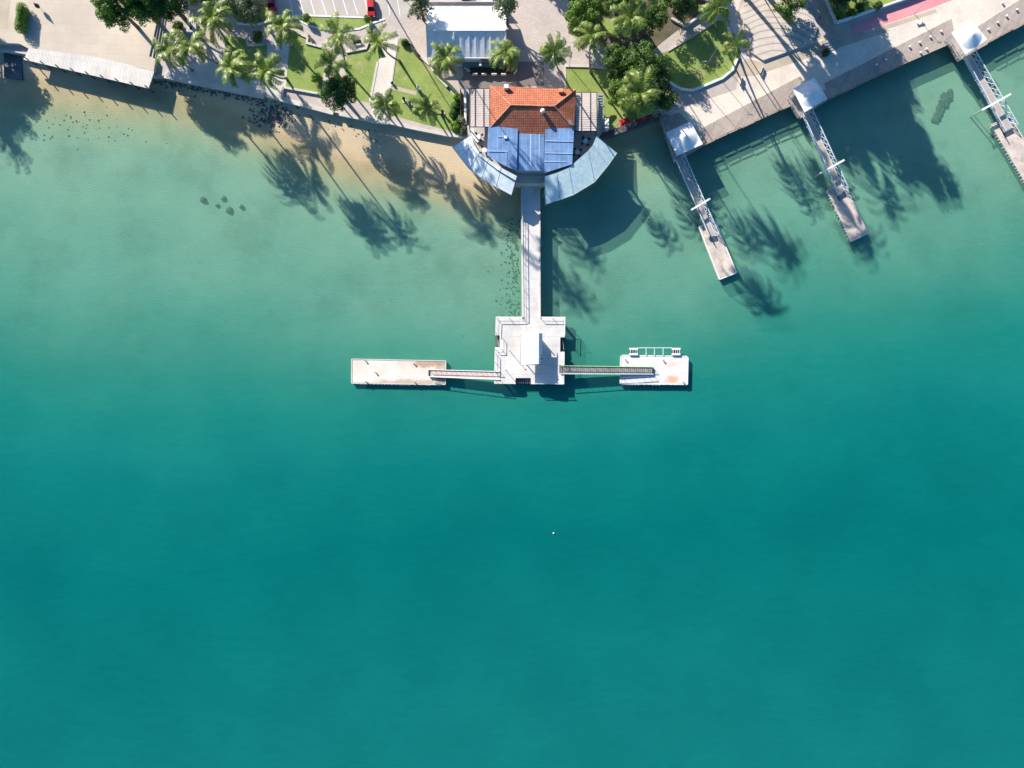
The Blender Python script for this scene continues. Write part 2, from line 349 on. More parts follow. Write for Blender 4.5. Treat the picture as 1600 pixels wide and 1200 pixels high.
wcol = mixc(n, l, wcol, rb.outputs[0], 0.8, 'MULTIPLY')
l.new(wcol, b.inputs['Base Color']); b.inputs['Roughness'].default_value = 0.12; b.inputs['IOR'].default_value = 1.33
b.inputs['Specular IOR Level'].default_value = 0.5
wv = n.new('ShaderNodeTexWave'); wv.bands_direction = 'Y'; wv.inputs['Scale'].default_value = 0.5; wv.inputs['Distortion'].default_value = 11; wv.inputs['Detail'].default_value = 3; wv.inputs['Detail Scale'].default_value = 0.5
l.new(v, wv.inputs['Vector'])
bp = n.new('ShaderNodeBump'); bp.inputs['Strength'].default_value = 0.5; bp.inputs['Distance'].default_value = 0.06; l.new(fine.outputs[0], bp.inputs['Height'])
bp2 = n.new('ShaderNodeBump'); bp2.inputs['Strength'].default_value = 0.05; bp2.inputs['Distance'].default_value = 0.05; l.new(wv.outputs['Fac'], bp2.inputs['Height']); l.new(bp.outputs[0], bp2.inputs['Normal'])
l.new(bp2.outputs[0], b.inputs['Normal'])
TU = [(0.0, (.03,)*3), (d_(.5), (.13,)*3), (d_(1.0), (.30,)*3), (d_(1.5), (.42,)*3), (d_(2.2), (.64,)*3), (d_(3.0), (.84,)*3), (d_(4.0), (.96,)*3), (d_(5), (1, 1, 1))]
tu = ramp(n, TU); l.new(mr.outputs[0], tu.inputs[0])
TI = [(0.0, (.97, .98, .97)), (d_(.25), (.88, .95, .92)), (d_(.5), (.77, .92, .90)), (d_(1.1), (.64, .89, .88)), (d_(1.6), (.54, .86, .86)), (d_(2.4), (.34, .76, .77)), (d_(5), (.1, .55, .56))]
ti = ramp(n, TI); l.new(mr.outputs[0], ti.inputs[0])
tr = n.new('ShaderNodeBsdfTransparent'); l.new(ti.outputs[0], tr.inputs[0])
mx = n.new('ShaderNodeMixShader'); l.new(tu.outputs[0], mx.inputs[0]); l.new(tr.outputs[0], mx.inputs[1]); l.new(b.outputs[0], mx.inputs[2])
l.new(mx.outputs[0], n['Material Output'].inputs[0])
grid('sea_water', lambda x, y: 0.0, axis(-135, 135, 1.5, 2500), axis(-100, 96, 1.5, 2500), m)

# ------------------------------------------------------------------ land
GZ = 2.0
wallline = [(-400, 58), (4, 78), (45, 86), (232, 118), (258, 118), (320, 131), (410, 150), (445, 158), (505, 172), (580, 187), (640, 199), (700, 211), (722, 214), (735, 214), (935, 214), (1030, 182), (1060, 176), (1097, 214), (1240, 152), (1290, 142), (1400, 92), (1486, 55), (1543, 55), (1600, 28), (1800, -75), (2200, -280)]
land = [tuple(P(x, y, GZ)[:2]) for x, y in wallline]
land = land+[(3000, 60), (3000, 2500), (-3000, 2500), (-3000, land[0][1])]
tag(MB().prism(land, -1.5, GZ).build('ground', pave_m), kind='structure')
e = 0.004
sheet('plaza', [(-120, -80), (262, -80), (248, 20), (233, 88), (243, 92), (240, 111), (219, 105), (138, 88), (45, 76), (30, 68), (-120, 62)], 3.0, plaza_m, 1.1)
sheet('peach_path', [(-60, -40), (18, -40), (16, 4), (12, 45), (-60, 40)], 3.0+e, sandpath, 0.02)
sheet('seaside_promenade', [(262, 108), (345, 92), (352, 108), (412, 122), (413, 150), (320, 130), (258, 117)], GZ+e, concrete)
lawns = [
 [(352, 55), (385, 61), (388, 70), (409, 69), (418, 72), (414, 119), (398, 119), (350, 107)],
 [(458, 50), (480, 58), (480, 67), (503, 73), (512, 78), (506, 105), (502, 147), (443, 135), (452, 80)],
 [(543, 82), (572, 75), (575, 66), (591, 60), (594, 92), (578, 160), (552, 156), (538, 108)],
 [(624, 57), (700, 138), (725, 170), (722, 208), (700, 204), (607, 179), (604, 155), (612, 132)],
 [(883, 104), (950, 107), (1000, 112), (1000, 190), (935, 204), (884, 150)],
 [(1000, 98), (1043, 80), (1094, 49), (1121, 31), (1134, 34), (1144, 62), (1152, 91), (1144, 110), (1128, 123), (1097, 136), (1081, 142), (1064, 140), (1043, 128), (1000, 120)],
 [(360, 22), (372, 34), (400, 38), (418, 35), (425, -40), (330, -40)],
 [(1289, -40), (1289, 3), (1306, 36), (1420, -1), (1500, -40)],
 [(940, 28), (965, 30), (968, 60), (945, 55)]]
for pts in lawns: sheet('lawn', pts, GZ+2*e, grass_m)
sheet('lawn', [(461, 25), (576, 29), (601, 29), (586, 34), (562, 44), (540, 47), (521, 46), (500, 44), (481, 38)], GZ+3*e, grass_m)
sheet('tree_bed', [(888, -40), (1140, -40), (1100, 16), (1035, 66), (1005, 92), (990, 170), (945, 150), (948, 75), (888, 52)], GZ+e, earth)
sheet('car_park', [(425, -80), (660, -80), (650, 20), (612, 26), (461, 24), (437, 18)], GZ+e, park_m)
sheet('service_yard', [(723, 105), (735, 114), (806, 114), (808, 96), (850, 96), (850, 134), (722, 140), (716, 130), (724, 118)], GZ+e, asphalt)
sheet('central_path', [(592, 92), (600, 60), (625, 57), (612, 132), (603, 155), (606, 190), (577, 186), (579, 160)], GZ+2.5*e, path_m)
sheet('grass_track', [(612, 133), (651, 143), (650, 149), (611, 139)], GZ+3*e, sandpath)
sheet('garden_path', [(418, 65), (452, 62), (446, 150), (430, 152), (414, 145)], GZ+2.6*e, concrete)
sheet('planting_plot', [(443, 138), (502, 149), (506, 170), (441, 154)], GZ+3*e, pave_m)
sheet('promenade', [(1035, 184), (1062, 170), (1150, 140), (1160, 90), (1290, 60), (1330, 55), (1500, -10), (1560, -60), (1800, -140), (1800, -78), (1543, 52), (1486, 52), (1290, 140), (1240, 150), (1098, 212), (1060, 176)], GZ+e, cream_m)
sheet('stone_terrace', [(1140, 112), (1160, 90), (1195, 98), (1275, 68), (1290, 60), (1380, 44), (1392, 48), (1180, 118), (1142, 122)], GZ+1.5*e, sandpath)
sheet('pink_lane', [(1328, 39), (1332, 55), (1425, 24), (1500, -5), (1590, -42), (1560, -60), (1450, -12), (1400, 12)], GZ+3*e, pink_m)
sheet('tan_path', [(1260, -60), (1286, -60), (1290, 10), (1306, 45), (1325, 44), (1330, 62), (1310, 64), (1284, 40)], GZ+2*e, sandpath)
sheet('deck_path', [(1330, 56), (1462, 14), (1464, 19), (1332, 64)], GZ+4*e, sandpath)
sheet('white_walk', [(1128, -60), (1175, -60), (1152, 20), (1166, 90), (1160, 100), (1150, 60), (1138, 34)], GZ+3*e, path_m)
sheet('slipway', [(6, 76), (33, 78), (34, 124), (6, 120)], 0.55, M('wet_concrete', (0.10, 0.12, 0.14), (0.06, 0.075, 0.09), .5), 1.5)
# patterned raised slab with wandering grooves
m, n, l, b = nodes_of('grooved_stone')
v = coords(n, l, 0)
mp = n.new('ShaderNodeMapping'); mp.inputs['Location'].default_value = (-P(1215, 160)[0], -P(1215, 160)[1], 0); l.new(v, mp.inputs[0])
wv = n.new('ShaderNodeTexWave'); wv.wave_type = 'RINGS'; wv.rings_direction = 'Z'; wv.inputs['Scale'].default_value = 0.21; wv.inputs['Distortion'].default_value = 4.5
wv.inputs['Detail'].default_value = 1; wv.inputs['Detail Scale'].default_value = 0.6; l.new(mp.outputs[0], wv.inputs['Vector'])
rg = ramp(n, [(0.0, (0.24, 0.19, 0.15)), (0.012, (0.28, 0.22, 0.18)), (0.035, (0.55, 0.48, 0.42)), (1, (0.60, 0.53, 0.47))]); l.new(wv.outputs['Fac'], rg.inputs[0])
nz = noise_n(n, l, v, 0.5, 6); rn = ramp(n, [(0.3, (0.8,)*3), (0.7, (1.05,)*3)]); l.new(nz.outputs[0], rn.inputs[0])
l.new(mixc(n, l, rg.outputs[0], rn.outputs[0], 1.0, 'MULTIPLY'), b.inputs['Base Color']); b.inputs['Roughness'].default_value = 0.85
groove = m
sheet('patterned_plaza', [(1157, 18), (1175, -10), (1240, -14), (1263, 5), (1278, 42), (1270, 66), (1193, 94.5), (1174, 82), (1166, 50)], GZ+0.45, groove, 0.5)
# kerbs (real steps) along lawn edges and the parking island
def kerb(pts, wd=0.25, h=0.14, mat=None, z=GZ, name='kerb'):
    q = PP(pts, z); m = MB()
    for i, (a, b) in enumerate(zip(q, q[1:])):
        d = (b-a).normalized()*wd*0.45*(i % 2)
        m.bar(a-d+Vector((0, 0, h/2-0.02)), b+d+Vector((0, 0, h/2-0.02)), wd+0.004*(i % 2), h+0.004*(i % 2))
    return tag(m.build(name, mat or concrete), kind='structure')
kerb([(461, 25), (468, 32), (481, 39), (500, 45), (521, 47)], 0.4, 0.16, white)
kerb([(538, 48), (562, 45), (586, 35), (601, 30)], 0.4, 0.16, white)
kerb([(461, 24), (576, 28)], 0.3, 0.14, white)
kerb([(371, 37), (400, 40), (423, 33)], 0.4, 0.3, white)
kerb([(285, 11), (296, 13), (317, 16)], 0.3, 0.2)
kerb([(1043, 80), (1094, 49), (1121, 31)], 0.45, 0.25)
kerb([(1134, 36), (1144, 62), (1152, 91), (1144, 110), (1128, 123), (1097, 136), (1081, 142), (1064, 140), (1043, 128)], 0.5, 0.45, white)
kerb([(883, 103.5), (915, 104), (947, 107)], 0.5, 0.3, concrete)
kerb([(883, 104), (884, 140)], 0.25, 0.12)
kerb([(590, 97), (578, 159)], 0.5, 0.1)
kerb([(622, 60), (612, 130)], 0.3, 0.12)
kerb([(460, 50), (481, 59), (480, 68), (503, 74), (512, 77)], 0.5, 0.35)
kerb([(386, 62), (388, 71), (410, 70)], 0.5, 0.35)
kerb([(541, 82), (572, 76), (575, 68)], 0.5, 0.35)
kerb([(1157, 18), (1166, 50), (1174, 82), (1193, 95)], 0.25, 0.5)
kerb([(443, 137.5), (502, 148)], 0.45, 0.55)
kerb([(443, 137.5), (441, 154)], 0.45, 0.55)
# painted bay lines
lm = MB()
for xt, xb in ((453, 458), (469, 475), (485.5, 492), (502.5, 510), (519.6, 526), (536, 543), (552, 559.5), (570, 576)):
    a = P(xt, 0, GZ); b_ = P(xb, 23, GZ); d = (a-b_).normalized(); a = a+d*8; s_ = Vector((-d.y, d.x, 0))*0.09; z = GZ+2*e+0.004
    lm.add([(p[0], p[1], z) for p in (a-s_, a+s_, b_+s_, b_-s_)], [(0, 1, 2, 3)])
for xt, xb in ((606, 609), (621, 625)):
    a = P(xt, 0, GZ); b_ = P(xb, 24, GZ); d = (a-b_).normalized(); a = a+d*8; s_ = Vector((-d.y, d.x, 0))*0.07; z = GZ+2*e+0.004
    lm.add([(p[0], p[1], z) for p in (a-s_, a+s_, b_+s_, b_-s_)], [(0, 1, 2, 3)])
tag(lm.build('bay_markings', white), kind='structure')
sm = MB()
for k in range(3):
    z = 3.0-0.27*(k+1); x = 4.6*k
    q = [(246+x, 20), (251+x, 20), (238.6+x, 90), (233.5+x, 90)]
    sm.prism([tuple(P(a, b, z)[:2]) for a, b in q], 1.9, z)
tag(sm.build('stone_steps', pave_m), 'stone steps dropping from the beige plaza to the shaded park, beside the big tree', 'steps')

# seawalls
def seawall(name, pts, label, wd=0.7, top=2.12, bot=-1.2, mat=None):
    q = PP(pts, GZ); m = MB(); c = MB()
    for i, (a, b) in enumerate(zip(q, q[1:])):
        d = (b-a).normalized(); ext = d*0.15*(i % 2)
        m.bar(Vector((a.x, a.y, (1.9+bot)/2)), Vector((b.x, b.y, (1.9+bot)/2)), wd*0.8+0.006*(i % 2), 1.9-bot)
        c.bar(Vector((a.x, a.y, top-0.1))-ext, Vector((b.x, b.y, top-0.1))+ext, wd*1.15+0.006*(i % 2), 0.21+0.004*(i % 2))
    t = thing(name, (q[0].x, q[0].y, bot), label, 'seawall')
    m.build('wall_face', mat or wall_m, t); c.build('coping', concrete if mat is None else mat, t); return t
seawall('seawall', [(257, 117), (320, 130), (412, 149)], 'pale capped seawall below the shaded promenade with palms', 1.3)
seawall('seawall', [(437, 154), (505, 172), (520, 176)], 'white topped seawall under the round dark tree', 0.9)
seawall('seawall', [(530, 178), (580, 188), (606, 192)], 'short grey seawall at the foot of the white central path', 0.7)
seawall('seawall', [(606, 191), (640, 199), (700, 211), (724, 213)], 'low white edged seawall along the lawn above the beach', 0.6)
seawall('seawall', [(936, 214), (985, 198), (1032, 181)], 'dark stone seawall between the restaurant and the first canopy', 1.2, 2.15, -1.5, stone)

# left deck
t = thing('waterfront_deck', P(140, 100, 1), 'bleached timber waterfront deck with a row of mooring posts', 'deck')
dq = [(45, 75.5), (138, 87), (165, 92.5), (219, 105.5), (241, 111.5), (232, 138), (37, 93)]
MB().prism([tuple(P(x, y, 3.03)[:2]) for x, y in dq], 2.75, 3.03).build('planking', plank_w, t)
fm = MB()
q = PP([(37, 93.4), (232, 138.4)], 2.9); fm.bar(q[0]+Vector((0, 0.3, -.25)), q[1]+Vector((0, 0.3, -.25)), 0.3, 0.5)
fm.build('edge_beam', concrete, t)
for k in range(9):
    f = (k+0.3)/8.4; p = P(37+(232-37)*f, 93+45*f-1.2, 3.0)
    MB().cyl((p.x, p.y, -1.2), 0.13, 5.2, 8).build('mooring_post', dark_wood, t)
# rocks at the wall foot
rb = MB()
def rock(m, p, r, sz=.6):
    k = len(m.v); m.ball(p, r, sz, 6, 4)
    for i in range(k, len(m.v)):
        x, y, z = m.v[i]; nn = 1+0.5*noise.noise(Vector((x*2.1, y*2.1, z*2.1)))
        m.v[i] = (p[0]+(x-p[0])*nn, p[1]+(y-p[1])*nn, p[2]+(z-p[2])*nn)
for k in range(520):
    if k < 330:
        x = random.gauss(425, 15); y = random.gauss(181, 10)
    else:
        x = random.uniform(240, 420); y = 119+(x-240)*0.19+abs(random.gauss(0, 5))+4
    if y < 150+(x-410)*0.25: continue
    p = P(x, y, 0); rock(rb, (p.x, p.y, bed(p.x, p.y)+0.05), random.uniform(0.08, 0.3))
tag(rb.build('rubble', stone), 'dark rubble and washed up stones at the foot of the seawall', 'rubble', kind='stuff')
rb = MB()
for k in range(70):
    x = random.gauss(120, 42); y = random.gauss(195, 14)+abs(x-120)*0.1; p = P(x, y, 0); rock(rb, (p.x, p.y, bed(p.x, p.y)+0.02), random.uniform(0.06, 0.24), .4)
for k in range(60):
    x = random.uniform(455, 590); y = 168+(x-455)*0.24+random.uniform(6, 22); p = P(x, y, 0); rock(rb, (p.x, p.y, bed(p.x, p.y)+0.02), random.uniform(0.06, 0.22), .4)
for k in range(260):
    x = 811-abs(random.gauss(0, 14)); y = random.uniform(340, 500); p = P(x, y, 0); rock(rb, (p.x, p.y, bed(p.x, p.y)+0.05), random.uniform(0.08, 0.28), .4)
tag(rb.build('weed_clumps', M('dark_weed', (0.13, 0.15, 0.09), (0.08, 0.095, 0.06), .9)), 'scattered dark weed clumps on the sandy bottom', 'seaweed', kind='stuff')
dirs = ['leftmost', 'topmost', 'small middle', 'largest and lowest', 'rightmost']
for (x, y, r), w_ in zip([(315, 310, .75), (347, 308, .6), (337, 319, .5), (356, 326, .85), (375, 321, .6)], dirs):
    p = P(x, y, 0); m_ = MB(); rock(m_, (p.x, p.y, bed(p.x, p.y)+0.15), r*1.1, .45)
    tag(m_.build('sunken_rock', stone, smooth=True), f'{w_} of the five dark sunken rocks in the green shallows', 'rock', 'five sunken rocks in the left shallows')
m_ = MB()
for k in range(60):
    f = random.random(); x = 1487-23*f+random.gauss(0, 3.2-1.2*f); y = 141+44*f+random.gauss(0, 1.5); p = P(x, y, 0)
    rock(m_, (p.x, p.y, bed(p.x, p.y)+0.2), random.uniform(.4, .85), .4)
tag(m_.build('sunken_hull', stone), 'long dark sunken wreck lying under green water by the far gangway', 'wreck')

# ------------------------------------------------------------------ boardwalk and canopied landings
bw = [((1097, 214), [(1095, 201), (1169, 162), (1250, 119), (1256, 130), (1241, 138), (1240, 163), (1097, 228)]),
      ((1290, 142), [(1288, 130), (1398, 74), (1487, 29), (1490, 45), (1486, 68), (1406, 103), (1294, 156)]),
      ((1543, 55), [(1527, 42), (1591, 1), (1700, -72), (1740, -72), (1600, 37), (1543, 68)])]
bwlab = ['brown timber boardwalk between the first and second white canopies', 'brown timber boardwalk between the second and third white canopies, with white lamps', 'brown timber boardwalk running off the right edge of the photo']
for (o_, pts), lab in zip(bw, bwlab):
    t = thing('boardwalk', P(pts[-1][0], pts[-1][1], -1), lab, 'boardwalk', 'boardwalk sections')
    MB().prism([tuple(P(x, y, 2.05)[:2]) for x, y in pts], 1.85, 2.05).build('planking', plank_b, t)
    a = P(*pts[-2], 1.8); b_ = P(*pts[-1], 1.8)
    fm = MB().bar(a+Vector((0, 0.25, -.1)), b_+Vector((0, .25, -.1)), 0.4, 0.45); fm.build('edge_beam', dark_wood, t)
    nseg = max(3, int((a-b_).length/3.2))
    for k in range(nseg+1):
        p = a.lerp(b_, k/nseg); MB().cyl((p.x, p.y+.6, -2.4), 0.2, 4.2, 8).build('pile', dark_wood, t)
    # low timber rail with outboard cradles
    m_ = MB()
    for k in range(nseg):
        p = a.lerp(b_, (k+.1)/nseg); q = a.lerp(b_, min(1, (k+1.04)/nseg))
        off = Vector((0, .15 if k % 3 else -.15, 0)); m_.bar(p+off+Vector((0, 0, .75+.01*(k % 2))), q+off+Vector((0, 0, .75+.01*(k % 2))), 0.26, .14)
        for g in (p, q): m_.bar(g+off+Vector((0, 0, .2)), g+off+Vector((0, 0, .6)), .14)
    m_.build('kerb_rail', M('weathered_timber', (0.36, 0.27, 0.22), (0.24, 0.19, 0.16), .8), t)

def canopy(corners, lab, z=5.6):
    q = PP(corners, z); c = sum(q, Vector())/4
    t = thing('canopy', (c.x, c.y, 2.05), lab, 'canopy', 'white fabric canopies at the gangways')
    n_ = 28; vs = []; fs = []
    for j in range(n_+1):
        for i in range(n_+1):
            u, v_ = i/n_, j/n_; p = q[0].lerp(q[1], u).lerp(q[3].lerp(q[2], u), v_)
            s_ = math.sin(math.pi*u)*math.sin(math.pi*v_)
            # conic membrane: rises to an offset peak, falls away steeply on its lee side
            du, dv = (u-.5), (v_-.5); rr_ = math.sqrt(du*du+dv*dv)*2.0; z_ = 1.55*max(0, 1-rr_)
            pull = 0.03*(math.sin(math.pi*u)*(v_-.5)*0+0)
            vs.append((p.x, p.y, p.z+z_-0.15*(1-s_)*0)); 
    for j in range(n_):
        for i in range(n_): k = j*(n_+1)+i; fs.append((k, k+1, k+n_+2, k+n_+1))
    MB().add(vs, fs).build('membrane', canopy_fab, t, smooth=True)
    em = MB()
    for a, b_ in zip(q, q[1:]+q[:1]): em.bar(a-Vector((0, 0, .08)), b_-Vector((0, 0, .08)), .12)
    em.build('edge_frame', white, t)
    for p in q:
        pp = p.lerp(Vector((c.x, c.y, p.z)), 0.12)
        MB().cyl((pp.x, pp.y, 2.05), .09, z-2.1, 8).build('post', steel, t)
    return t
CAN = [[(1041, 207), (1078.5, 190), (1098, 225), (1058, 243)], [(1239, 139), (1272.5, 121), (1292.5, 154), (1257.5, 175)], [(1487, 51), (1518, 32), (1542.6, 61.6), (1508.6, 85)]]
clab = ['white square canopy nearest the restaurant, over the first landing', 'middle of the three white square canopies on the promenade', 'white square canopy farthest right, beside the round lamps']
for c_, lb in zip(CAN, clab): canopy(c_, lb)
LAND = [[(1030, 184), (1062, 176), (1098, 214), (1097, 229), (1062, 250), (1053, 254)], [(1230, 156), (1240, 150), (1292, 142), (1293, 157), (1265, 175), (1250, 186), (1246, 184)], [(1478, 64), (1487, 54), (1543, 54), (1543, 69), (1516, 84), (1502, 93), (1497, 96)]]
llab = ['planked landing under the canopy nearest the restaurant', 'planked landing under the middle canopy', 'planked landing under the right hand canopy']
for pts, lb in zip(LAND, llab):
    t = thing('landing', P(pts[-1][0], pts[-1][1], -1), lb, 'landing', 'landings under the canopies')
    MB().prism([tuple(P(x, y, 2.09)[:2]) for x, y in pts], 1.8, 2.09).build('planking', plank_b, t)
    for x, y in pts[-3:]: p = P(x, y, 0); MB().cyl((p.x, p.y+.4, -2.5), .22, 4.3, 8).build('pile', dark_wood, t)
    a, b_ = P(*pts[0], 2.1), P(*pts[-1], 2.1); m_ = MB()
    for k in range(7):
        p = a.lerp(b_, k/6); m_.bar(p, p+Vector((0, 0, 1.1)), .08)
    m_.bar(a+Vector((0, 0, 1.1)), b_+Vector((0, 0, 1.1)), .12); m_.bar(a+Vector((0, 0, .55)), b_+Vector((0, 0, .55)), .06)
    m_.build('railing', steel, t)

def gangway(L0, L1, R0, R1, z0, z1, lab, grp='truss gangways to the pontoons'):
    a0, a1, b0, b1 = P(*L0, z0), P(*L1, z1), P(*R0, z0), P(*R1, z1)
    t = thing('gangway', a0.lerp(b0, .5), lab, 'gangway', grp)
    ins = .16
    c0, c1, d0, d1 = a0.lerp(b0, ins), a1.lerp(b1, ins), b0.lerp(a0, ins), b1.lerp(a1, ins)
    dn = Vector((0, 0, .15))
    MB().add([c0, d0, d1, c1, c0-dn, d0-dn, d1-dn, c1-dn], [(0, 3, 2, 1), (4, 5, 6, 7), (0, 1, 5, 4), (1, 2, 6, 5), (2, 3, 7, 6), (3, 0, 4, 7)]).build('walkway', M('gangway_grating', (0.50, 0.43, 0.38), (0.40, 0.35, 0.31), .7, .5, 6), t)
    up = Vector((0, 0, 1.25))
    for (p, q, o0, o1) in ((c0, c1, a0, a1), (d0, d1, b0, b1)):
        m_ = MB(); N = 13
        m_.bar(p, q, .14); T0, T1 = o0+up, o1+up; m_.bar(T0, T1, .17); m_.bar(p.lerp(T0, .5), q.lerp(T1, .5), .05)
        for k in range(N+1):
            m_.bar(p.lerp(q, k/N), T0.lerp(T1, k/N), .09)
            if k < N: m_.bar(p.lerp(q, k/N), T0.lerp(T1, (k+1)/N), .08)
            if k % 2 == 0 and k < N: # outrigger brackets
                mid = T0.lerp(T1, k/N); outw = (o0-p).normalized()*.35; m_.bar(mid, mid+outw+Vector((0, 0, -.6)), .07)
        m_.build('truss', truss_m, t)
    # wheels and ramp flap at the pontoon end
    f = c1.lerp(d1, .5); dd = (c1-c0).normalized()
    MB().add([c1+Vector((0, 0, .02)), d1+Vector((0, 0, .02)), d1+dd*1.6-Vector((0, 0, .5)), c1+dd*1.6-Vector((0, 0, .5))], [(0, 1, 2, 3), (3, 2, 1, 0)]).build('ramp_flap', steel, t)
    for g in (c1, d1): MB().bar(g+dd*.2-Vector((0, 0, .5)), g+dd*1.2-Vector((0, 0, .5)), .25, .3).build('roller', dark, t)
    return t
GW = [((1054, 252), (1106, 370), (1067, 243), (1121, 368)), ((1251, 180), (1307.5, 307), (1265, 172), (1322, 297)), ((1502, 91), (1566, 208), (1518, 82), (1585, 198))]
glab = ['pale steel truss gangway from the first canopy down to its pontoon', 'pale steel truss gangway from the middle canopy down to its pontoon', 'pale steel truss gangway cut by the right edge of the photo']
for g, lb in zip(GW, glab): gangway(g[0], g[1], g[2], g[3], 2.2, 1.35, lb)
for (a, b_), lb in zip([((1080, 328), (1110, 310)), ((1281, 271), (1319, 250)), ((1534, 172), (1579, 147))], ['white crossbeam frame over the gangway nearest the restaurant', 'white crossbeam frame over the middle gangway', 'white crossbeam frame over the right hand gangway']):
    A, B = P(*a, 3.6), P(*b_, 3.6)
    t = thing('mooring_frame', (A.x, A.y, -2), lb, 'mooring frame', 'crossbeam frames over the gangways')
    MB().bar(A, B, .42, .3).build('crossbeam', white, t)
    for f in (.08, .92):
        p = A.lerp(B, f); MB().cyl((p.x, p.y, -2.5), .17, 5.95, 8).build('pile', steel, t)
def pontoon(pts, z, lab, mat, rimmat=white, fend=None, grp=None, rim=.22):
    q = [tuple(P(x, y, z)[:2]) for x, y in pts]
    t = thing('pontoon', P(pts[0][0], pts[0][1], -.4), lab, 'pontoon', grp)
    MB().prism(q, -.4, z-.03).build('hull', concrete, t)
    c = Vector((sum(p[0] for p in q)/len(q), sum(p[1] for p in q)/len(q)))
    inn = []
    N = len(q)
    for i in range(N):
        p0, p1, p2 = Vector(q[i-1]), Vector(q[i]), Vector(q[(i+1) % N])
        d1 = (p0-p1).normalized(); d2 = (p2-p1).normalized(); inn.append(tuple(p1+(d1+d2)*rim))
    MB().prism(inn, z-.1, z+.012).build('deck', mat, t)
    m_ = MB()
    for i in range(N):
        a, b2 = Vector((*q[i], z)), Vector((*q[(i+1) % N], z)); m_.bar(a, b2, rim+.004*i, .14+.004*i)
    m_.build('rim', rimmat, t)
    if fend:
        a, b2 = fend; a = Vector((*q[a], z-.15)); b2 = Vector((*q[b2], z-.15)); L = (b2-a).length; k = .6; d = (b2-a).normalized(); nrm = Vector((d.y, -d.x, 0))
        if (a+nrm-Vector((*c, 0))).length < (a-nrm-Vector((*c, 0))).length: nrm = -nrm
        m_ = MB()
        while k < L-.3:
            if random.random() < .85:
                p = a+d*k+nrm*.12; MB().cyl((p.x, p.y, z-.6), random.uniform(.13, .22), .62, 8).build('fender', M('grey_fender', (0.45, 0.47, 0.47), (0.25, 0.27, 0.27), .7), t)
            k += random.uniform(.55, .95)
    return t
pontoon([(1092, 354.5), (1117, 345), (1151, 426), (1124.5, 436.5)], .85, 'pontoon with a clean white rim below the gangway nearest the restaurant', ponton_m, white, None, 'floating pontoons')
pontoon([(1292.5, 297.5), (1319, 285), (1356, 365), (1330, 377)], .85, 'pontoon with knobbly fenders below the middle gangway', ponton_m, concrete, (0, 3), 'floating pontoons')
pontoon([(1549, 195), (1578, 181), (1660, 320), (1632, 335)], .85, 'pontoon running off the right edge of the photo', ponton_m, concrete, (0, 3), 'floating pontoons')

# ------------------------------------------------------------------ lamps, bollards on the boardwalk
bl = [(1420.6, 73.8), (1436, 67), (1453, 58.5), (1469.8, 49.8), (1447, 77.5), (1437.5, 83), (1401, 84), (1543.5, 46.6), (1558, 36), (1572, 26), (1588, 16), (1566, 5.6), (1368.5, 102), (1383.5, 94)]
proto = thing('lamp_bollard', P(*bl[0], 2.05), 'x', 'lamp bollard')
p0 = P(*bl[0], 2.05)
MB().cyl(tuple(p0), .2, .32, 12).build('base', steel, proto); MB().ball((p0.x, p0.y, 2.42), .27, .5, 12, 6).build('dome', white, proto, True)
wh = ['third white lamp dome from the shadow edge on the sunlit boardwalk', 'white lamp dome next left of the long lamp post shadow', 'white lamp dome touched by the long lamp post shadow', 'white lamp dome left of the right hand canopy', 'right one of the two white lamp domes at the water edge of the boardwalk', 'left one of the two white lamp domes at the water edge of the boardwalk', 'white lamp dome just outside the tree shade edge', 'first white lamp dome right of the right hand canopy', 'second white lamp dome right of the right hand canopy', 'third white lamp dome right of the right hand canopy', 'white lamp dome nearest the right edge of the photo', 'white lamp dome inland on the cream paving at upper right', 'left one of two white lamp domes on the shaded boardwalk', 'right one of two white lamp domes on the shaded boardwalk']
for i, p in enumerate(bl):
    o = proto if i == 0 else copy_tree(proto, None, P(*p, 2.05)); tag(o, wh[i], 'lamp bollard', 'white lamp domes on the boardwalk')
def lamp(px, py, h, lab, arm=.7, z=GZ, name='street_lamp', grp='lamp posts'):
    p = P(px, py, z); t = thing(name, p, lab, 'lamp post', grp)
    MB().tube([p, p+Vector((0, 0, h))], [.07, .045], 8).build('pole', steel, t)
    m_ = MB(); m_.bar(p+Vector((-arm*.4, 0, h)), p+Vector((arm*.6, 0, h)), .06)
    m_.box((p.x+arm*.6, p.y, p.z+h+.02), (.36, .18, .1)); m_.build('lamp_head', steel, t); return t
lamp(1428, 21, 4.7, 'grey lamp post at the edge of the pink lane, casting a long thin shadow')
lamp(1105, 100, 8.2, 'tall grey lamp post on the shaded lawn right of the big trees')
lamp(1084, 122, 8.2, 'tall grey lamp post at the lower rim of the shaded lawn')
lamp(1131, 101, 8.0, 'tall grey lamp post near the leaning palm on the shaded lawn')
lamp(889, 103, 6.5, 'thin lamp post at the corner of the small lawn behind the restaurant', .3)
lamp(630, -4, 6, 'lamp post by the car park lane at the top edge', .5)
lamp(796, 548, 3.0, 'tall thin pole left of the jetty shelter', .12, 2.2, 'light_pole', 'poles on the jetty platform')
lamp(790, 578, 1.85, 'short pole on the lower left of the jetty platform', .1, 2.2, 'light_pole', 'poles on the jetty platform')
t = thing('bench', P(1438, 34, 2.01), 'white bench beside the long lamp post shadow on the promenade', 'bench')
c_ = P(1438, 34, 2.4); MB().box((c_.x, c_.y, 2.46), (1.7, .5, .1), R(14)).build('seat', white, t)
for s_ in (-.6, .6): MB().box((c_.x+s_*math.cos(R(14)), c_.y+s_*math.sin(R(14)), 2.22), (.12, .42, .38), R(14)).build('leg', dark, t)

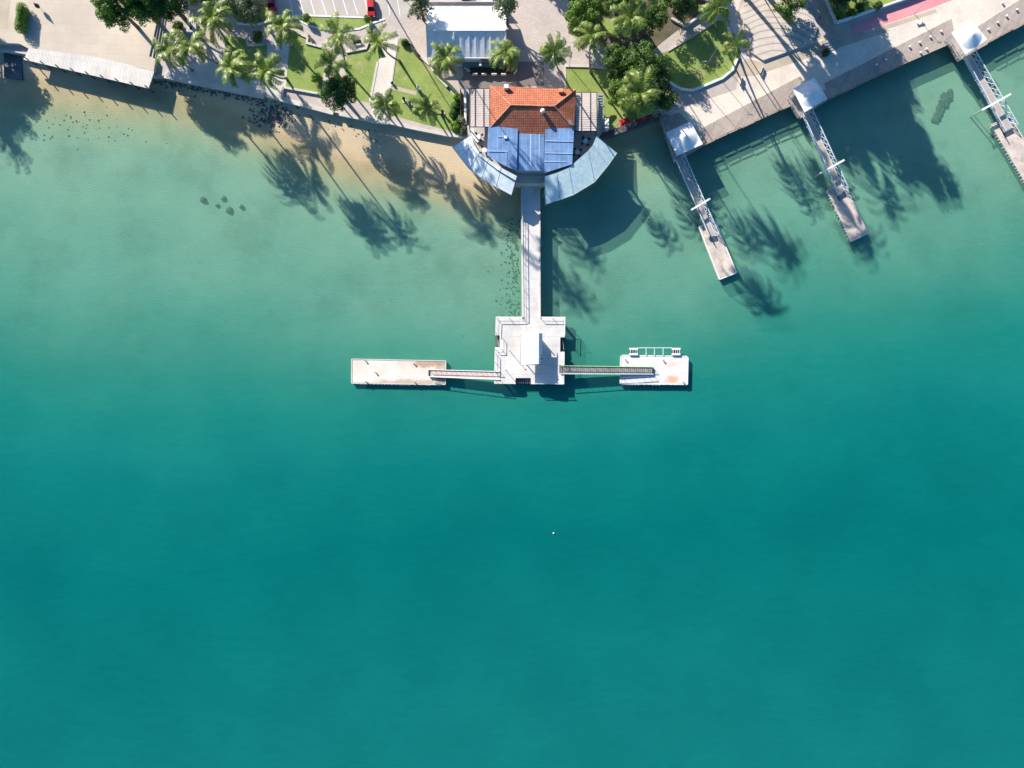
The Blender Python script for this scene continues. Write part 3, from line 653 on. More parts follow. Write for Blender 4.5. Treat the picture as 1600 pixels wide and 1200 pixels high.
# ------------------------------------------------------------------ jetty
JZ = 2.2
t = thing('jetty', P(829, 400, -2), 'long white concrete jetty walkway from the restaurant to the square platform', 'jetty')
wp = [(813.5, 277), (844, 277), (844.5, 497), (815.5, 497)]
MB().prism([tuple(P(x, y, JZ)[:2]) for x, y in wp], JZ-.45, JZ).build('walkway', platform_m, t)
m_ = MB()
for xa, xb in ((814.6, 816.6), (843, 843.8)):
    m_.bar(P(xa, 278, JZ+.1), P(xb, 496, JZ+.1), .3, .28)
m_.build('kerb', concrete, t)
m_ = MB()
for k in range(12):
    y = 290+k*18.5
    for x in (819, 840): p = P(x, y, 0); MB().cyl((p.x, p.y, -4), .28, 4+JZ-.4, 10).build('pile', stone, t)
def railing(pts, z, lab, step=3.6, h=1.1, name='railing', mat=None, r=.05, grp='jetty railings'):
    q = PP(pts, z); t = thing(name, q[0], lab, 'railing', grp); m_ = MB()
    for i, (a, b_) in enumerate(zip(q, q[1:])):
        L = (b_-a).length; k_ = max(1, round(L/step)); up = Vector((0, 0, h))
        for k in range(k_+1):
            if i and not k: continue
            p = a.lerp(b_, k/k_); MB().bar(p, p+up, r*1.6).build('post', mat or steel, t)
        m_.bar(a+up, b_+up, r*2); m_.bar(a+up*.5, b_+up*.5, r*.9)
    m_.build('rails', mat or steel, t); return t
railing([(816, 300), (818, 496)], JZ, 'thin steel railing along the left side of the jetty walkway', 3.3, mat=white)
t = thing('jetty_platform', P(829, 548, -3), 'square white concrete platform at the end of the jetty', 'platform')
MB().prism([tuple(P(x, y, JZ)[:2]) for x, y in [(774.5, 494.5), (883.7, 495), (882.7, 527), (875.5, 527), (875.2, 549.5), (882.2, 549.5), (881.5, 600.5), (829.5, 600.3), (829.5, 590.6), (805.6, 590.6), (805.6, 600), (772, 599.5), (773.2, 542.5), (780.8, 542.5), (780.8, 524), (773.8, 524)]], JZ-.6, JZ+.003).build('slab', platform_m, t)
m_ = MB()
for x in (779, 800, 829, 856, 877):
    for y in (502, 520, 550, 575, 588): p = P(x, y, 0); MB().cyl((p.x, p.y, -6), .3, 7.7, 10).build('pile', stone, t)
wet = M('wet_steel', (.12, .10, .09), (.06, .06, .06), .6, 1, 4)
for c_, d_2 in (((777.2, 533, 1.2), (.9, 2.6, .15)), ((878.8, 538, 1.0), (.9, 3.2, .15)), ((817.5, 596, 1.1), (3.4, 1.2, .15))): MB().box((*P(*c_)[:2], c_[2]), d_2).build('lower_landing', wet, t)
for x, y0, y1 in ((776, 526, 531), (777, 526, 540), (879, 530, 547)): MB().bar(P(x, y0, 1.6), P(x+2, y1, 1.6), .1).build('ladder_bar', steel, t)
for k in range(7): MB().bar(P(808+k*3.2, 591.5, 1.5), P(808+k*3.2, 599, 1.5), .07).build('ladder_bar', steel, t)
m_ = MB().box((*P(876.5, 577, JZ)[:2], JZ+.02), (.75, 1.9, .04)); m_.build('threshold_plate', dark, t)
railing([(774.5, 520), (775.5, 496.5), (815.5, 496.5)], JZ, 'steel railing round the top left corner of the jetty platform', mat=white)
railing([(844, 496.5), (882, 496.8), (881.5, 524)], JZ, 'steel railing round the top right corner of the jetty platform', mat=white)
railing([(773.5, 545), (783, 545), (783, 526)], JZ, 'steel railing round the left ladder opening of the platform', 2, mat=white)
railing([(773.3, 551), (773.2, 580)], JZ, 'steel railing on the lower left edge of the jetty platform', 2, mat=white)
railing([(881, 552), (881, 570)], JZ, 'short steel railing on the right edge of the platform under the ladder opening', 2.2, mat=white)
railing([(832, 599.5), (880.5, 600)], JZ, 'low steel railing on the bottom edge of the jetty platform', 3, .5, mat=white)
# shelter with curved roof
z = 5.2; t = thing('shelter', P(831, 546, JZ), 'white curved roof shelter in the middle of the jetty platform', 'shelter')
q00, q10, q11, q01 = PP([(815, 520.5), (847.5, 521), (847, 569), (814, 570)], z)
vs = []; fs = []; N = 12
for j, (A, B) in enumerate(((q00, q10), (q01, q11))):
    for i in range(N+1):
        f = i/N; p = A.lerp(B, f); hgt = .75*math.sin(math.pi*min(1, f/.86)*.62)/math.sin(math.pi*.62*1) if f < .86 else .75-(f-.86)/.14*.75
        vs.append((p.x, p.y, p.z+hgt))
fs = [(i, N+1+i, N+2+i, i+1) for i in range(N)]
k = len(vs); vs += [(x, y, zz-.12) for x, y, zz in vs]; fs += [(i+k, i+1+k, N+2+i+k, N+1+i+k) for i in range(N)]
fs += [(i, i+1, i+1+k, i+k) for i in range(N)]+[(N+1+i, N+1+i+k, N+2+i+k, N+2+i) for i in range(N)]+[(0, k, k+N+1, N+1), (N, 2*N+1, 2*N+1+k, N+k)]
MB().add(vs, fs).build('roof', white, t)
for x, y in ((819, 526), (842, 526), (842, 564), (818, 564)): p = P(x, y, JZ); MB().cyl(tuple(p), .12, 3.0, 8).build('post', white, t)
p = P(842.5, 546, JZ); MB().box((p.x, p.y, JZ+1.2), (.1, 5.2, 2.2)).build('side_wall', white, t)
p = P(838, 546, JZ); MB().box((p.x, p.y, JZ+.45), (.5, 4.8, .1)).build('bench', dark_wood, t)
shade_m = M('edge_shade_grey', (.25, .26, .28), None, .5)
for a_, b_ in ((q01, q11), (q00, q01)): MB().bar(a_-Vector((.08, .05, .1)), b_-Vector((.08, .05, .1)), .14, .2).build('edge_shade_bar', shade_m, t)  # dark bars added to draw a shade line along the roof edges
for y, r in ((555, .22), (560, .3), (565.5, .2)): p = P(845.3, y, 5.4); MB().ball((p.x, p.y, 5.45), r, .7, 10, 6).build('roof_light', dark, t)
# side gangways
def flat_gang(L0, L1, R0, R1, z0, z1, lab, mat, edge, rungs):
    a0, a1, b0, b1 = P(*L0, z0), P(*L1, z1), P(*R0, z0), P(*R1, z1)
    t = thing('gangway', a0.lerp(b0, .5), lab, 'gangway', 'side gangways of the jetty platform'); dn = Vector((0, 0, .2))
    MB().add([a0, b0, b1, a1, a0-dn, b0-dn, b1-dn, a1-dn], [(0, 3, 2, 1), (4, 5, 6, 7), (0, 1, 5, 4), (1, 2, 6, 5), (2, 3, 7, 6), (3, 0, 4, 7)]).build('walkway', mat, t)
    for p, q, c in ((a0, a1, edge[0]), (b0, b1, edge[1])):
        m_ = MB(); up = Vector((0, 0, .95)); m_.bar(p+up, q+up, .1); m_.bar(p+up*.15, q+up*.15, .16)
        for k in range(15): g = p.lerp(q, k/14); m_.bar(g, g+up, .05)
        m_.build('side_rail', c, t)
    if rungs:
        m_ = MB()
        for k in range(46): f = (k+.5)/46; m_.bar(a0.lerp(a1, f)+Vector((0, 0, .04)), b0.lerp(b1, f)+Vector((0, 0, .04)), .09, .06)
        m_.build('treads', M('grey_treads', (.38, .355, .34), None, .7), t)
    m_ = MB().bar(a1.lerp(b1, .05), b1.lerp(a1, .05), .3, .3); m_.build('end_roller', dark, t)
    return t
pk = M('pinkish_planks', (0.62, 0.48, 0.42), (0.52, 0.40, 0.35), .8, .5, 5)
flat_gang((781, 580.5), (670.6, 577.5), (781, 593), (670.6, 588.5), 2.25, 1.15, 'pinkish gangway left of the jetty platform', pk, (white, white), False)
flat_gang((875.6, 571.5), (1020, 573.5), (875.6, 584), (1020, 584.5), 2.25, 1.25, 'grey ribbed gangway right of the jetty platform', M('dark_grating', (.27, .25, .24), None, .7), (yellow, white), True)
pontoon([(549.5, 561), (696.6, 564), (695.7, 601), (549.5, 598.6)], .8, 'long stained pontoon left of the jetty platform', rust_m, concrete, (3, 2), 'pontoons beside the jetty platform')
pontoon([(973, 555), (1072, 556.5), (1075, 559), (1074, 600.5), (969, 599.7), (970, 557.5)], .95, 'white pontoon with rust stains right of the jetty platform', white_pont, white, (4, 3), 'pontoons beside the jetty platform')
t = thing('fender_frame', P(985, 555, -.2), 'white brackets joined by a thin frame on the upper edge of the white pontoon', 'fender frame')
for x in (990, 1056.5):
    m_ = MB()
    for dx, y in ((0, 545), (0, 553.5)): c = P(x, y, 1.25); m_.box((c.x, c.y, 1.2), (1.95, .42, .4))
    for dx in (-4.6, -1, 2.4, 5.2): m_.bar(P(x+dx, 543.5, 1.35), P(x+dx, 554.5, 1.35), .09)
    m_.build('bracket', white, t); MB().tube([P(x-4.5, 549.3, 1.0), P(x+4.5, 549.3, 1.0)], .4, 12).build('roller', rubber, t)
m_ = MB().bar(P(996, 543.4, 1.2), P(1050, 543.4, 1.2), .14)
for x in (1009.5, 1022.5, 1036): m_.bar(P(x, 543.5, 1.2), P(x, 555, 1.2), .11)
m_.build('frame', white, t)
bol = [(571, 563.5, 'upper left bollard on the long stained pontoon'), (587, 582, 'middle bollard on the long stained pontoon'), (572, 596, 'lower left bollard on the long stained pontoon'), (647, 568, 'upper right bollard on the long stained pontoon'), (648, 597, 'lower right bollard on the long stained pontoon'), (977, 562, 'bollard at the upper left corner of the white pontoon'), (1036, 563, 'bollard below the thin frame of the white pontoon'), (1067, 597, 'bollard at the lower right corner of the white pontoon')]
bp0 = None
for x, y, lb in bol:
    p = P(x, y, .82 if x < 800 else .97)
    if bp0 is None:
        bp0 = thing('bollard', p, lb, 'bollard'); MB().cyl(tuple(p), .13, .42, 10).build('stem', dark, bp0); MB().cyl((p.x, p.y, p.z+.42), .2, .1, 10).build('cap', steel, bp0); o = bp0
    else: o = copy_tree(bp0, None, p)
    tag(o, lb, 'bollard', 'bollards on the pontoons')
m_ = MB(); p = P(865, 833, 0); m_.ball((p.x, p.y, .1), .2, 1, 10, 6); tag(m_.build('buoy', white, smooth=True), 'tiny white buoy alone on the deep teal water', 'buoy')

# ------------------------------------------------------------------ restaurant on the shore
EZ, RZ = 8.6, 10.7
t = thing('restaurant', P(832, 190, 2), 'shoreside restaurant with orange tiled hip roof and blue metal roofs', 'building')
W = [(770, 138), (893, 143), (890, 250), (850, 262), (808, 262), (770, 238)]
MB().prism([tuple(P(x, y, EZ)[:2]) for x, y in W], 2.0, 7.2).build('wall', cream_wall, t)
nw, ne, se, sw = PP([(765.6, 134), (900, 139.5), (897.5, 202), (766, 199)], EZ)
r0, r1 = PP([(798, 164), (866, 166)], RZ)
sm1, sm2 = P(808, 212, EZ-.5), P(851, 213, EZ-.5)
dn = Vector((0, 0, .25))
rm = MB().add([nw, ne, se, sm2, sm1, sw, r0, r1, nw-dn, ne-dn, se-dn, sm2-dn, sm1-dn, sw-dn],
  [(0, 6, 7, 1), (1, 7, 2), (2, 7, 3), (3, 7, 6, 4), (4, 6, 5), (5, 6, 0), (0, 1, 9, 8), (1, 2, 10, 9), (2, 3, 11, 10), (3, 4, 12, 11), (4, 5, 13, 12), (5, 0, 8, 13), (8, 9, 10, 11), (8, 11, 12, 13)])
roof = rm.build('tiled_roof', tile_m, t)
m_ = MB(); up = Vector((0, 0, .06))
for a, b_ in ((r0, r1), (nw, r0), (sw, r0), (ne, r1), (se, r1)): m_.tube([a+up, b_+up], .14, 6)
m_.build('ridge_caps', ridge_m, roof)
for (x, y, hh, mt) in ((791, 137, 1.2, white), (876, 142.5, .8, ridge_m)):
    p = P(x, y, EZ+.8); MB().box((p.x, p.y, EZ+.6), (.95, .8, hh+.9)).build('chimney', mt, roof)
p = P(848, 174, 10.6); m_ = MB().cyl((p.x, p.y, 9.6), .3, 1.0, 10); m_.ball((p.x, p.y, 10.8), .55, .9, 14, 8); m_.build('roof_vent', white, roof, True)
m_ = MB()
for k in range(4): m_.tube([P(887+k*.6, 187.5+k*1.8, 9.5), P(893+k*.6, 190+k*1.8, 9.3)], .13, 8)
m_.build('duct', steel, t)
B1 = [(763, 196.5), (809.4, 198.5), (807, 267), (785, 257), (761, 242.5)]
B2 = [(809.2, 208.5), (850.6, 210), (849.3, 267), (807.4, 266)]
B3 = [(852, 199.8), (897, 200.8), (894, 256.5), (849.6, 270.5)]
def tilt(pts, zt, zb, th):
    ys = [y for _, y in pts]; zz = [zt+(zb-zt)*(y-min(ys))/(max(ys)-min(ys)) for y in ys]
    vs = [P(x, y, z_) for (x, y), z_ in zip(pts, zz)]; N = len(vs); lo = [v-Vector((0, 0, th)) for v in vs]
    return vs+lo, [tuple(range(N))[::-1], tuple(range(N, 2*N))]+[(i, (i+1) % N, (i+1) % N+N, i+N) for i in range(N)]
brs = []
for pts, zt, zb in ((B1, 8.75, 8.1), (B2, 8.4, 7.7), (B3, 8.75, 8.1)):
    o_ = MB().add(*tilt(pts, zt, zb, .12)).build('blue_roof', solar_m, t); brs.append(o_)
m_ = MB()
for a, b_, w_ in (((829.5, 210), (828.8, 266), .3), ((843, 210), (842.4, 266), .22), ((763, 236), (792, 236.5), .15), ((791, 237), (791, 258), .12), ((852, 220), (896, 221), .15), ((851, 239), (895, 240), .15), ((850.5, 252), (884, 253), .15), ((777, 213), (786, 213), .12)):
    f = lambda y: 8.46+(7.66-8.46)*(y-208.5)/58 if 809 < a[0] < 850 else 8.91+(8.16-8.91)*(y-198)/71
    m_.bar(P(*a, f(a[1])), P(*b_, f(b_[1])), w_, .06)
m_.build('roof_conduits', M('pale_flashing', (.45, .58, .76), None, .5), t)
p = P(790, 214, 8.9); MB().box((p.x, p.y, 8.8), (.75, .6, .22)).build('skylight', white, brs[0])
# terrace
TR = [(730, 196), (731, 212), (747, 240), (776, 262), (800, 273), (813, 276), (846, 276), (856, 273), (890, 264), (921, 238), (937, 212), (937, 196)]
t2 = thing('terrace', P(832, 240, -1), 'curved restaurant terrace slab standing over the water', 'terrace')
MB().prism([tuple(P(x, y, 5)[:2]) for x, y in TR], 4.6, 5.0).build('slab', M('terrace_floor', (.50, .45, .42), (.42, .38, .36), .8), t2)
m_ = MB()
for x, y in TR[1:-1]: p = P(x, y, 5); MB().cyl((p.x*.985, p.y+.6, -2), .25, 6.65, 8).build('pile', stone, t2)
q = PP([(732, 212), (747, 239), (776, 261), (806, 279)], 5); m_ = MB()
q2 = PP([(853, 277), (890, 263), (921, 237), (936, 212)], 5)
for qq in (q, q2):
    for a, b_ in zip(qq, qq[1:]): m_.bar(a+Vector((0, 0, 1)), b_+Vector((0, 0, 1)), .1); m_.bar(a+Vector((0, 0, .5)), b_+Vector((0, 0, .5)), .05)
    for a in qq: m_.bar(a, a+Vector((0, 0, 1)), .1)
m_.build('railing', steel, t2)
for qq in (q, q2):
    m_ = MB()
    for i, (a, b_) in enumerate(zip(qq, qq[1:])):
        ia, ib = a*.97, b_*.97; m_.bar((ia.x, ia.y, 6.4), (ib.x, ib.y, 6.4), .12+.006*i, 2.7)
    m_.build('added_sun_block', glass_m, t2)  # panels added under the awnings' inner edge to keep sun off the water
MB().prism([tuple((P(x, y, 5)*.97)[:2]) for x, y in TR], .6, 4.58).build('lower_storey', cream_wall, t2)
# canopies over the water either side
def awning(outer, inner, zo, zi, mat, lab):
    O = [P(x, y, zo) for x, y in outer]; I = [P(x, y, zi) for x, y in inner]; N = len(O)
    t = thing('metal_awning', (O[0]+I[0])/2-Vector((0, 0, 3)), lab, 'awning', 'curved metal awnings of the restaurant'); dn = Vector((0, 0, .12))
    vs = O+I+[v-dn for v in O]+[v-dn for v in I]
    fs = [(i, i+1, N+i+1, N+i) for i in range(N-1)]+[(2*N+i, 3*N+i, 3*N+i+1, 2*N+i+1) for i in range(N-1)]+[(i, 2*N+i, 2*N+i+1, i+1) for i in range(N-1)]+[(N+i, N+i+1, 3*N+i+1, 3*N+i) for i in range(N-1)]+[(0, N, 3*N, 2*N), (N-1, 3*N-1, 4*N-1, 2*N-1)]
    MB().add(vs, fs).build('roof', mat, t)
    sm_ = MB()
    for i in range(N): sm_.bar(O[i]+Vector((0, 0, .02)), I[i]+Vector((0, 0, .02)), .07, .05)
    for i in range(N-1): sm_.bar(O[i], O[i+1], .12, .16)
    sm_.build('trim', steel, t)
    for i in range(0, N):
        p = O[i].lerp(I[i], .55); MB().cyl((p.x, p.y, -1.8), .1, p.z+1.7, 8).build('post', steel, t)
    return t
awning([(707, 230), (719, 246), (733, 263.5), (752.5, 279), (775, 292), (799, 304.6)], [(736, 211), (740, 226), (749, 239), (763, 249), (783, 262), (807.6, 275)], 6.4, 7.9, metal_roof2, 'left curved white metal awning of the restaurant, above the sand')
awning([(964, 239), (950, 259), (929, 284.5), (896, 304.6), (875, 312), (852, 319.5)], [(932, 213), (926, 227), (919, 235.5), (889, 262), (870, 270), (851, 276)], 6.5, 7.95, metal_roof, 'right curved pale green metal awning of the restaurant, above the water')
def pergola(x0, y0, x1, y1, lab, nb, sheetmat):
    z = 7.6; t = thing('pergola', P((x0+x1)/2, (y0+y1)/2, 2), lab, 'pergola', 'slatted pergolas at the ends of the restaurant')
    m_ = MB()
    for k in range(nb):
        y = y0+(y1-y0)*(k+.5)/nb; m_.bar(P(x0, y, z+.12), P(x1, y, z+.12), .42, .05)
    m_.build('slats', sheetmat, t); m_ = MB()
    for x in (x0, x0+(x1-x0)*.28, x0+(x1-x0)*.7, x1): m_.bar(P(x, y0, z+.22), P(x, y1, z+.22), .14, .14)
    for y in (y0, y1): m_.bar(P(x0, y, z-.1), P(x1, y, z-.1), .2, .2)
    m_.build('beams', dark_wood, t)
    for x, y in ((x0, y0), (x0, y1), (x1, y0), (x1, y1)): p = P(x, y, z); MB().box((p.x, p.y, 4.75), (.18, .18, 5.4)).build('post', dark_wood, t)
    p = P((x0+x1)/2, (y0+y1)/2, 5.04); a, b_ = P(x0, y0, 5.04), P(x1, y1, 5.04); MB().box((p.x, p.y, 5.03), (abs(b_.x-a.x), abs(a.y-b_.y), .07)).build('floor', sandpath, t)
slat = M('pale_slats', (.62, .53, .49), (.54, .46, .42), .7)
pergola(733.5, 139, 765, 198, 'slatted pergola on the left end of the restaurant', 17, slat)
pergola(898.8, 145, 932.5, 204.5, 'slatted pergola on the right end of the restaurant', 17, slat)
t = thing('stair', P(940, 175, 2), 'grey blue outside stair beside the right pergola', 'stair')
m_ = MB()
for k in range(16):
    y = 150+k*3.6; c = P(938, y, 4); m_.box((c.x, c.y, 2.1+(15-k)*.18), (1.2, .56, .2))
m_.build('treads', steel, t); MB().bar(P(942.5, 150, 5.9), P(942.5, 206, 3.1), .1).build('handrail', white, t)
MB().bar(P(934.5, 150, 5.9), P(934.5, 206, 3.1), .1).build('handrail', white, t)
# terrace furniture
def table_set(x, y, lab, z=5.0, grp='round tables on the restaurant terrace'):
    p = P(x, y, z); t = thing('round_table', p, lab, 'table', grp)
    MB().cyl((p.x, p.y, z+.7), .55, .05, 16).build('tabletop', white, t); MB().cyl(tuple(p), .06, .7, 8).build('leg', dark, t)
def chair_at(x, y, a, lab, z=5.0, base=[None]):
    p = P(x, y, z)
    if base[0] is None:
        t = thing('chair', (0, 0, 0), 'x', 'chair'); MB().box((0, 0, .45), (.45, .45, .05)).build('seat', dark, t); MB().box((0, .22, .72), (.45, .05, .5)).build('backrest', dark, t)
        for sx in (-.19, .19):
            for sy in (-.19, .19): MB().box((sx, sy, .21), (.04, .04, .42)).build('leg', steel, t)
        base[0] = t; o = t
    else: o = copy_tree(base[0])
    o.location = p; o.rotation_euler = (0, 0, a); tag(o, lab, 'chair', 'dark chairs round the terrace tables')
tabs = [(748, 215.5, 'round white table in front of the left pergola', 'white table in front of the left pergola'), (757, 236, 'round white table between the left blue roof and the white awning', 'white table beside the left blue roof'), (914.5, 222, 'upper round table on the shaded right terrace', 'upper table on the shaded right terrace'), (901.5, 239, 'lower round table on the shaded right terrace', 'lower table on the shaded right terrace')]
for x, y, lb, sl in tabs:
    table_set(x, y, lb)
    for k, wd_ in enumerate(('right of', 'above', 'left of', 'below')):
        a = k*math.pi/2+.6; chair_at(x+6.3*math.cos(a), y-6.3*math.sin(a), a-math.pi/2, f'dark chair {wd_} the '+sl)
t = thing('curved_bench', P(740, 207, 5.0), 'pale curved bench on the left terrace beside the pergola corner', 'bench')
q = PP([(737.5, 202), (739, 209), (743, 216), (748, 221)], 5.45); m_ = MB()
for a, b_ in zip(q, q[1:]): m_.bar(a, b_, .8, .12)
m_.build('seat', white, t)
for a in (q[0], q[2]): MB().box((a.x, a.y, 5.2), (.3, .3, .4)).build('leg', white, t)
# red awnings by the wall
t = thing('market_parasol', P(974, 190.5, 2), 'bright red square awning by the dark seawall right of the restaurant', 'awning')
q = PP([(966, 188), (981, 183), (986, 192), (969, 198)], 4.4); c = (q[0]+q[2])/2+Vector((0, 0, .5))
MB().add([*q, c], [(1, 0, 4), (2, 1, 4), (3, 2, 4), (0, 3, 4), (0, 1, 2, 3)]).build('canopy', red_fab, t)
for a in q: MB().cyl((a.x, a.y, 2), .05, 2.4, 6).build('pole', white, t)
t = thing('canopy_stall', P(1008, 184, 2), 'narrow dark red strip awning under the trees by the seawall', 'awning')
q = PP([(992, 186), (1026, 175), (1027, 179), (994, 191)], 4.0); MB().add(q+[a-Vector((0, 0, .1)) for a in q], [(3, 2, 1, 0), (4, 5, 6, 7), (0, 1, 5, 4), (1, 2, 6, 5), (2, 3, 7, 6), (3, 0, 4, 7)]).build('roof', red_fab, t)
for a in q: MB().cyl((a.x, a.y, 2), .05, 1.9, 6).build('pole', white, t)
t = thing('storage_cabinet', P(947, 197, 2.3), 'pale blue long box standing right of the outside stair', 'cabinet')
c_ = P(947.5, 196, 2.6); MB().box((c_.x, c_.y, 2.7), (.8, 2.6, 1.3)).build('body', M('pale_blue', (.4, .5, .55), None, .5), t); MB().box((c_.x, c_.y, 3.4), (.9, 2.7, .08)).build('lid', white, t)

# ------------------------------------------------------------------ marquee
t = thing('marquee', P(728, 50, 2), 'large white gabled marquee behind the restaurant', 'marquee')
e0, e1, RD = 4.6, 4.6, 7.3
for (x0, x1, lift) in ((666, 708.6, 0), (709.4, 790.5, .12)):
    a, b_ = P(x0, 10, e0+lift), P(x1, 10, e0+lift); c, d = P(x0, 47.5, RD+lift), P(x1, 47.5, RD+lift); g, h_ = P(x0+1.5, 90.5, e0+lift), P(x1-.5, 91, e0+lift)
    vs = []; fs = []; NX = 24; NY = 6
    for jj in range(2*NY+1):
        for i in range(NX+1):
            f = i/NX; rib = ((f*(3 if lift == 0 else 7)) % 1); sag = -.10*math.sin(math.pi*rib)
            if jj <= NY: p = a.lerp(b_, f).lerp(c.lerp(d, f), jj/NY)
            else: p = c.lerp(d, f).lerp(g.lerp(h_, f), (jj-NY)/NY)
            vs.append((p.x, p.y, p.z+sag*math.sin(math.pi*((jj % NY)/NY or .001))+(sag*.4)))
    for jj in range(2*NY):
        for i in range(NX): k = jj*(NX+1)+i; fs.append((k, k+1, k+NX+2, k+NX+1))
    MB().add(vs, fs).build('roof', white_fab, t)
    m_ = MB()
    for p, q in ((a, b_), (c, d), (g, h_), (a, c), (b_, d), (c, g), (d, h_)): m_.bar(p, q, .14)
    m_.build('frame', white, t)
    for p in (a, b_, g, h_): MB().cyl((p.x, p.y, 2), .08, p.z-2, 8).build('post', white, t)
p0, p1 = P(667, 12, 2), P(789, 12, 2)
MB().box(((p0.x+p1.x)/2, p0.y, 3.3), ((p1.x-p0.x), .06, 2.5)).build('side_wall', white_fab, t)
q = PP([(712, 92), (750, 92)], 4.4); MB().bar(q[0], q[1], .3, .5).build('valance', white, t)
t = thing('terrace_counter', P(770, 108, 2), 'brown timber terrace with white dashes in front of the marquee', 'deck')
MB().prism([tuple(P(x, y, 2.12)[:2]) for x, y in [(736, 104), (806, 104), (807, 111), (803, 115), (737, 116), (732, 111)]], 2.0, 2.12).build('floor', dark_wood, t)
m_ = MB()
for x in (738, 752.5, 768, 783): m_.bar(P(x, 116.3, 2.6), P(x+8, 116, 2.6), .2, .8)
m_.bar(P(803, 115, 2.6), P(807.5, 110, 2.6), .15, .8); m_.bar(P(807.6, 109, 2.6), P(807.4, 84, 2.6), .1, .8); m_.build('planter_rail', white, t)
t = thing('kiosk_counter', P(760, 99, 2), 'dark open counter with a white beam between the marquee and the brown terrace', 'counter')
MB().box((*P(758, 100, 3)[:2], 2.6), (10.5, .8, 1.1)).build('counter', M('teal_panel', (.10, .22, .24), None, .5), t); MB().box((*P(750.5, 97.5, 4)[:2], 4.0), (.5, 1.6, .2)).build('canopy_beam', concrete, t)
MB().box((*P(733, 95, 4.0)[:2], 3.9), (5.5, .25, .15)).build('top_rail', white, t)
kerb([(712, 102), (722, 103), (728, 108), (733, 113)], .2, .4, white)
kerb([(716, 100.5), (724, 102), (731, 108), (736, 112)], .15, .4, concrete)

# ------------------------------------------------------------------ cars
def car(x, y, ang, mat, lab, z=GZ+.01):
    t = thing('parked_car', (0, 0, 0), lab, 'car', 'cars parked near the marquee and car park')
    L, Wd = 4.2, 1.8
    # body: rounded plan, bonnet, boot
    prof = [(-2.1, .55), (-2.05, .85), (-1.3, .95), (1.0, .98), (1.9, .82), (2.1, .6), (2.1, .3), (-2.1, .3)]
    vs = []; N = len(prof)
    for s_ in (-1, -.86, .86, 1):
        for (px_, pz) in prof: vs.append((px_*(1 if abs(s_) < .9 else .95), s_*.9, pz if abs(s_) < .9 else .3+(pz-.3)*.86))
    fs = [tuple(range(N)), tuple(range(3*N, 4*N))[::-1]]
    for k in range(3):
        for i in range(N): fs.append((k*N+i, k*N+(i+1) % N, (k+1)*N+(i+1) % N, (k+1)*N+i)[::-1])
    MB().add(vs, fs).build('body', mat, t)
    cab = [(-1.75, .93), (-1.25, 1.42), (.35, 1.45), (1.1, .95)]
    vs = [(a, s_*(.8 if b < 1.2 else .64), b) for s_ in (-1, 1) for a, b in cab]
    MB().add(vs, [(0, 1, 2, 3), (7, 6, 5, 4), (0, 4, 5, 1), (1, 5, 6, 2), (2, 6, 7, 3)]).build('windows', glass_m, t)
    MB().box((-.45, 0, 1.455), (1.5, 1.2, .05)).build('roof', mat, t)
    for a in (-1.3, 1.3):
        for s_ in (-1, 1): MB().tube([(a, s_*.72, .32), (a, s_*.93, .32)], .32, 12).build('wheel', rubber, t)
    for s_ in (-1, 1): MB().box((2.08, s_*.6, .66), (.06, .35, .14)).build('headlight', white, t)
    t.location = P(x, y, z); t.rotation_euler = (0, 0, R(ang)); return t
car(425, 8, -80, red_m, 'red car under the grey green tree at the top edge')
car(581, 14, -88, red_m, 'red car beside the crescent grass island')
car(728, -7, -90, black_m, 'dark car parked behind the marquee')
car(764, -9, -90, white, 'white car parked behind the marquee')
# trees ------------------------------------------------------------------
def frond(m, az, e0, L, droop, twist, wd=.95, dz=0):
    N = 11; pts = []; p = Vector((0, 0, dz)); e_ = e0; d_h = Vector((math.cos(az), math.sin(az), 0))
    side = Vector((-math.sin(az), math.cos(az), 0))
    for i in range(N+1):
        pts.append(p.copy()); st = L/N
        p = p+(d_h*math.cos(e_)+Vector((0, 0, math.sin(e_))))*st+side*twist*st*i/N; e_ -= droop/N*(0.5+1.1*i/N)
    k = len(m.v)
    # rachis as a thin triangular strip
    for i in range(N):
        a, b_ = pts[i], pts[i+1]; r = .05*(1-i/N)+.012
        m.add([a-side*r, a+side*r, b_+side*r, b_-side*r], [(0, 1, 2, 3)])
    K = 22
    for j in range(K):
        f = .14+.86*(j+.5)/K; x = f*N; i = min(N-1, int(x)); q = pts[i].lerp(pts[i+1], x-i); dr = (pts[i+1]-pts[i]).normalized()
        ln = wd*math.sin(math.pi*min(1, .18+.82*(1-f)**.75*1.0))**.8*random.uniform(.8, 1.1)+.15
        for s_ in (-1, 1):
            out = (side*s_*.9+dr*.5+Vector((0, 0, random.uniform(-.35, .02)))).normalized()
            tip = q+out*ln+Vector((0, 0, -.22*ln)); mid = q+out*ln*.5
            ww = dr*.082
            m.add([q-ww*.7, q+ww*.7, mid+ww, tip, mid-ww], [(0, 1, 2, 3, 4)])
CROWN = []
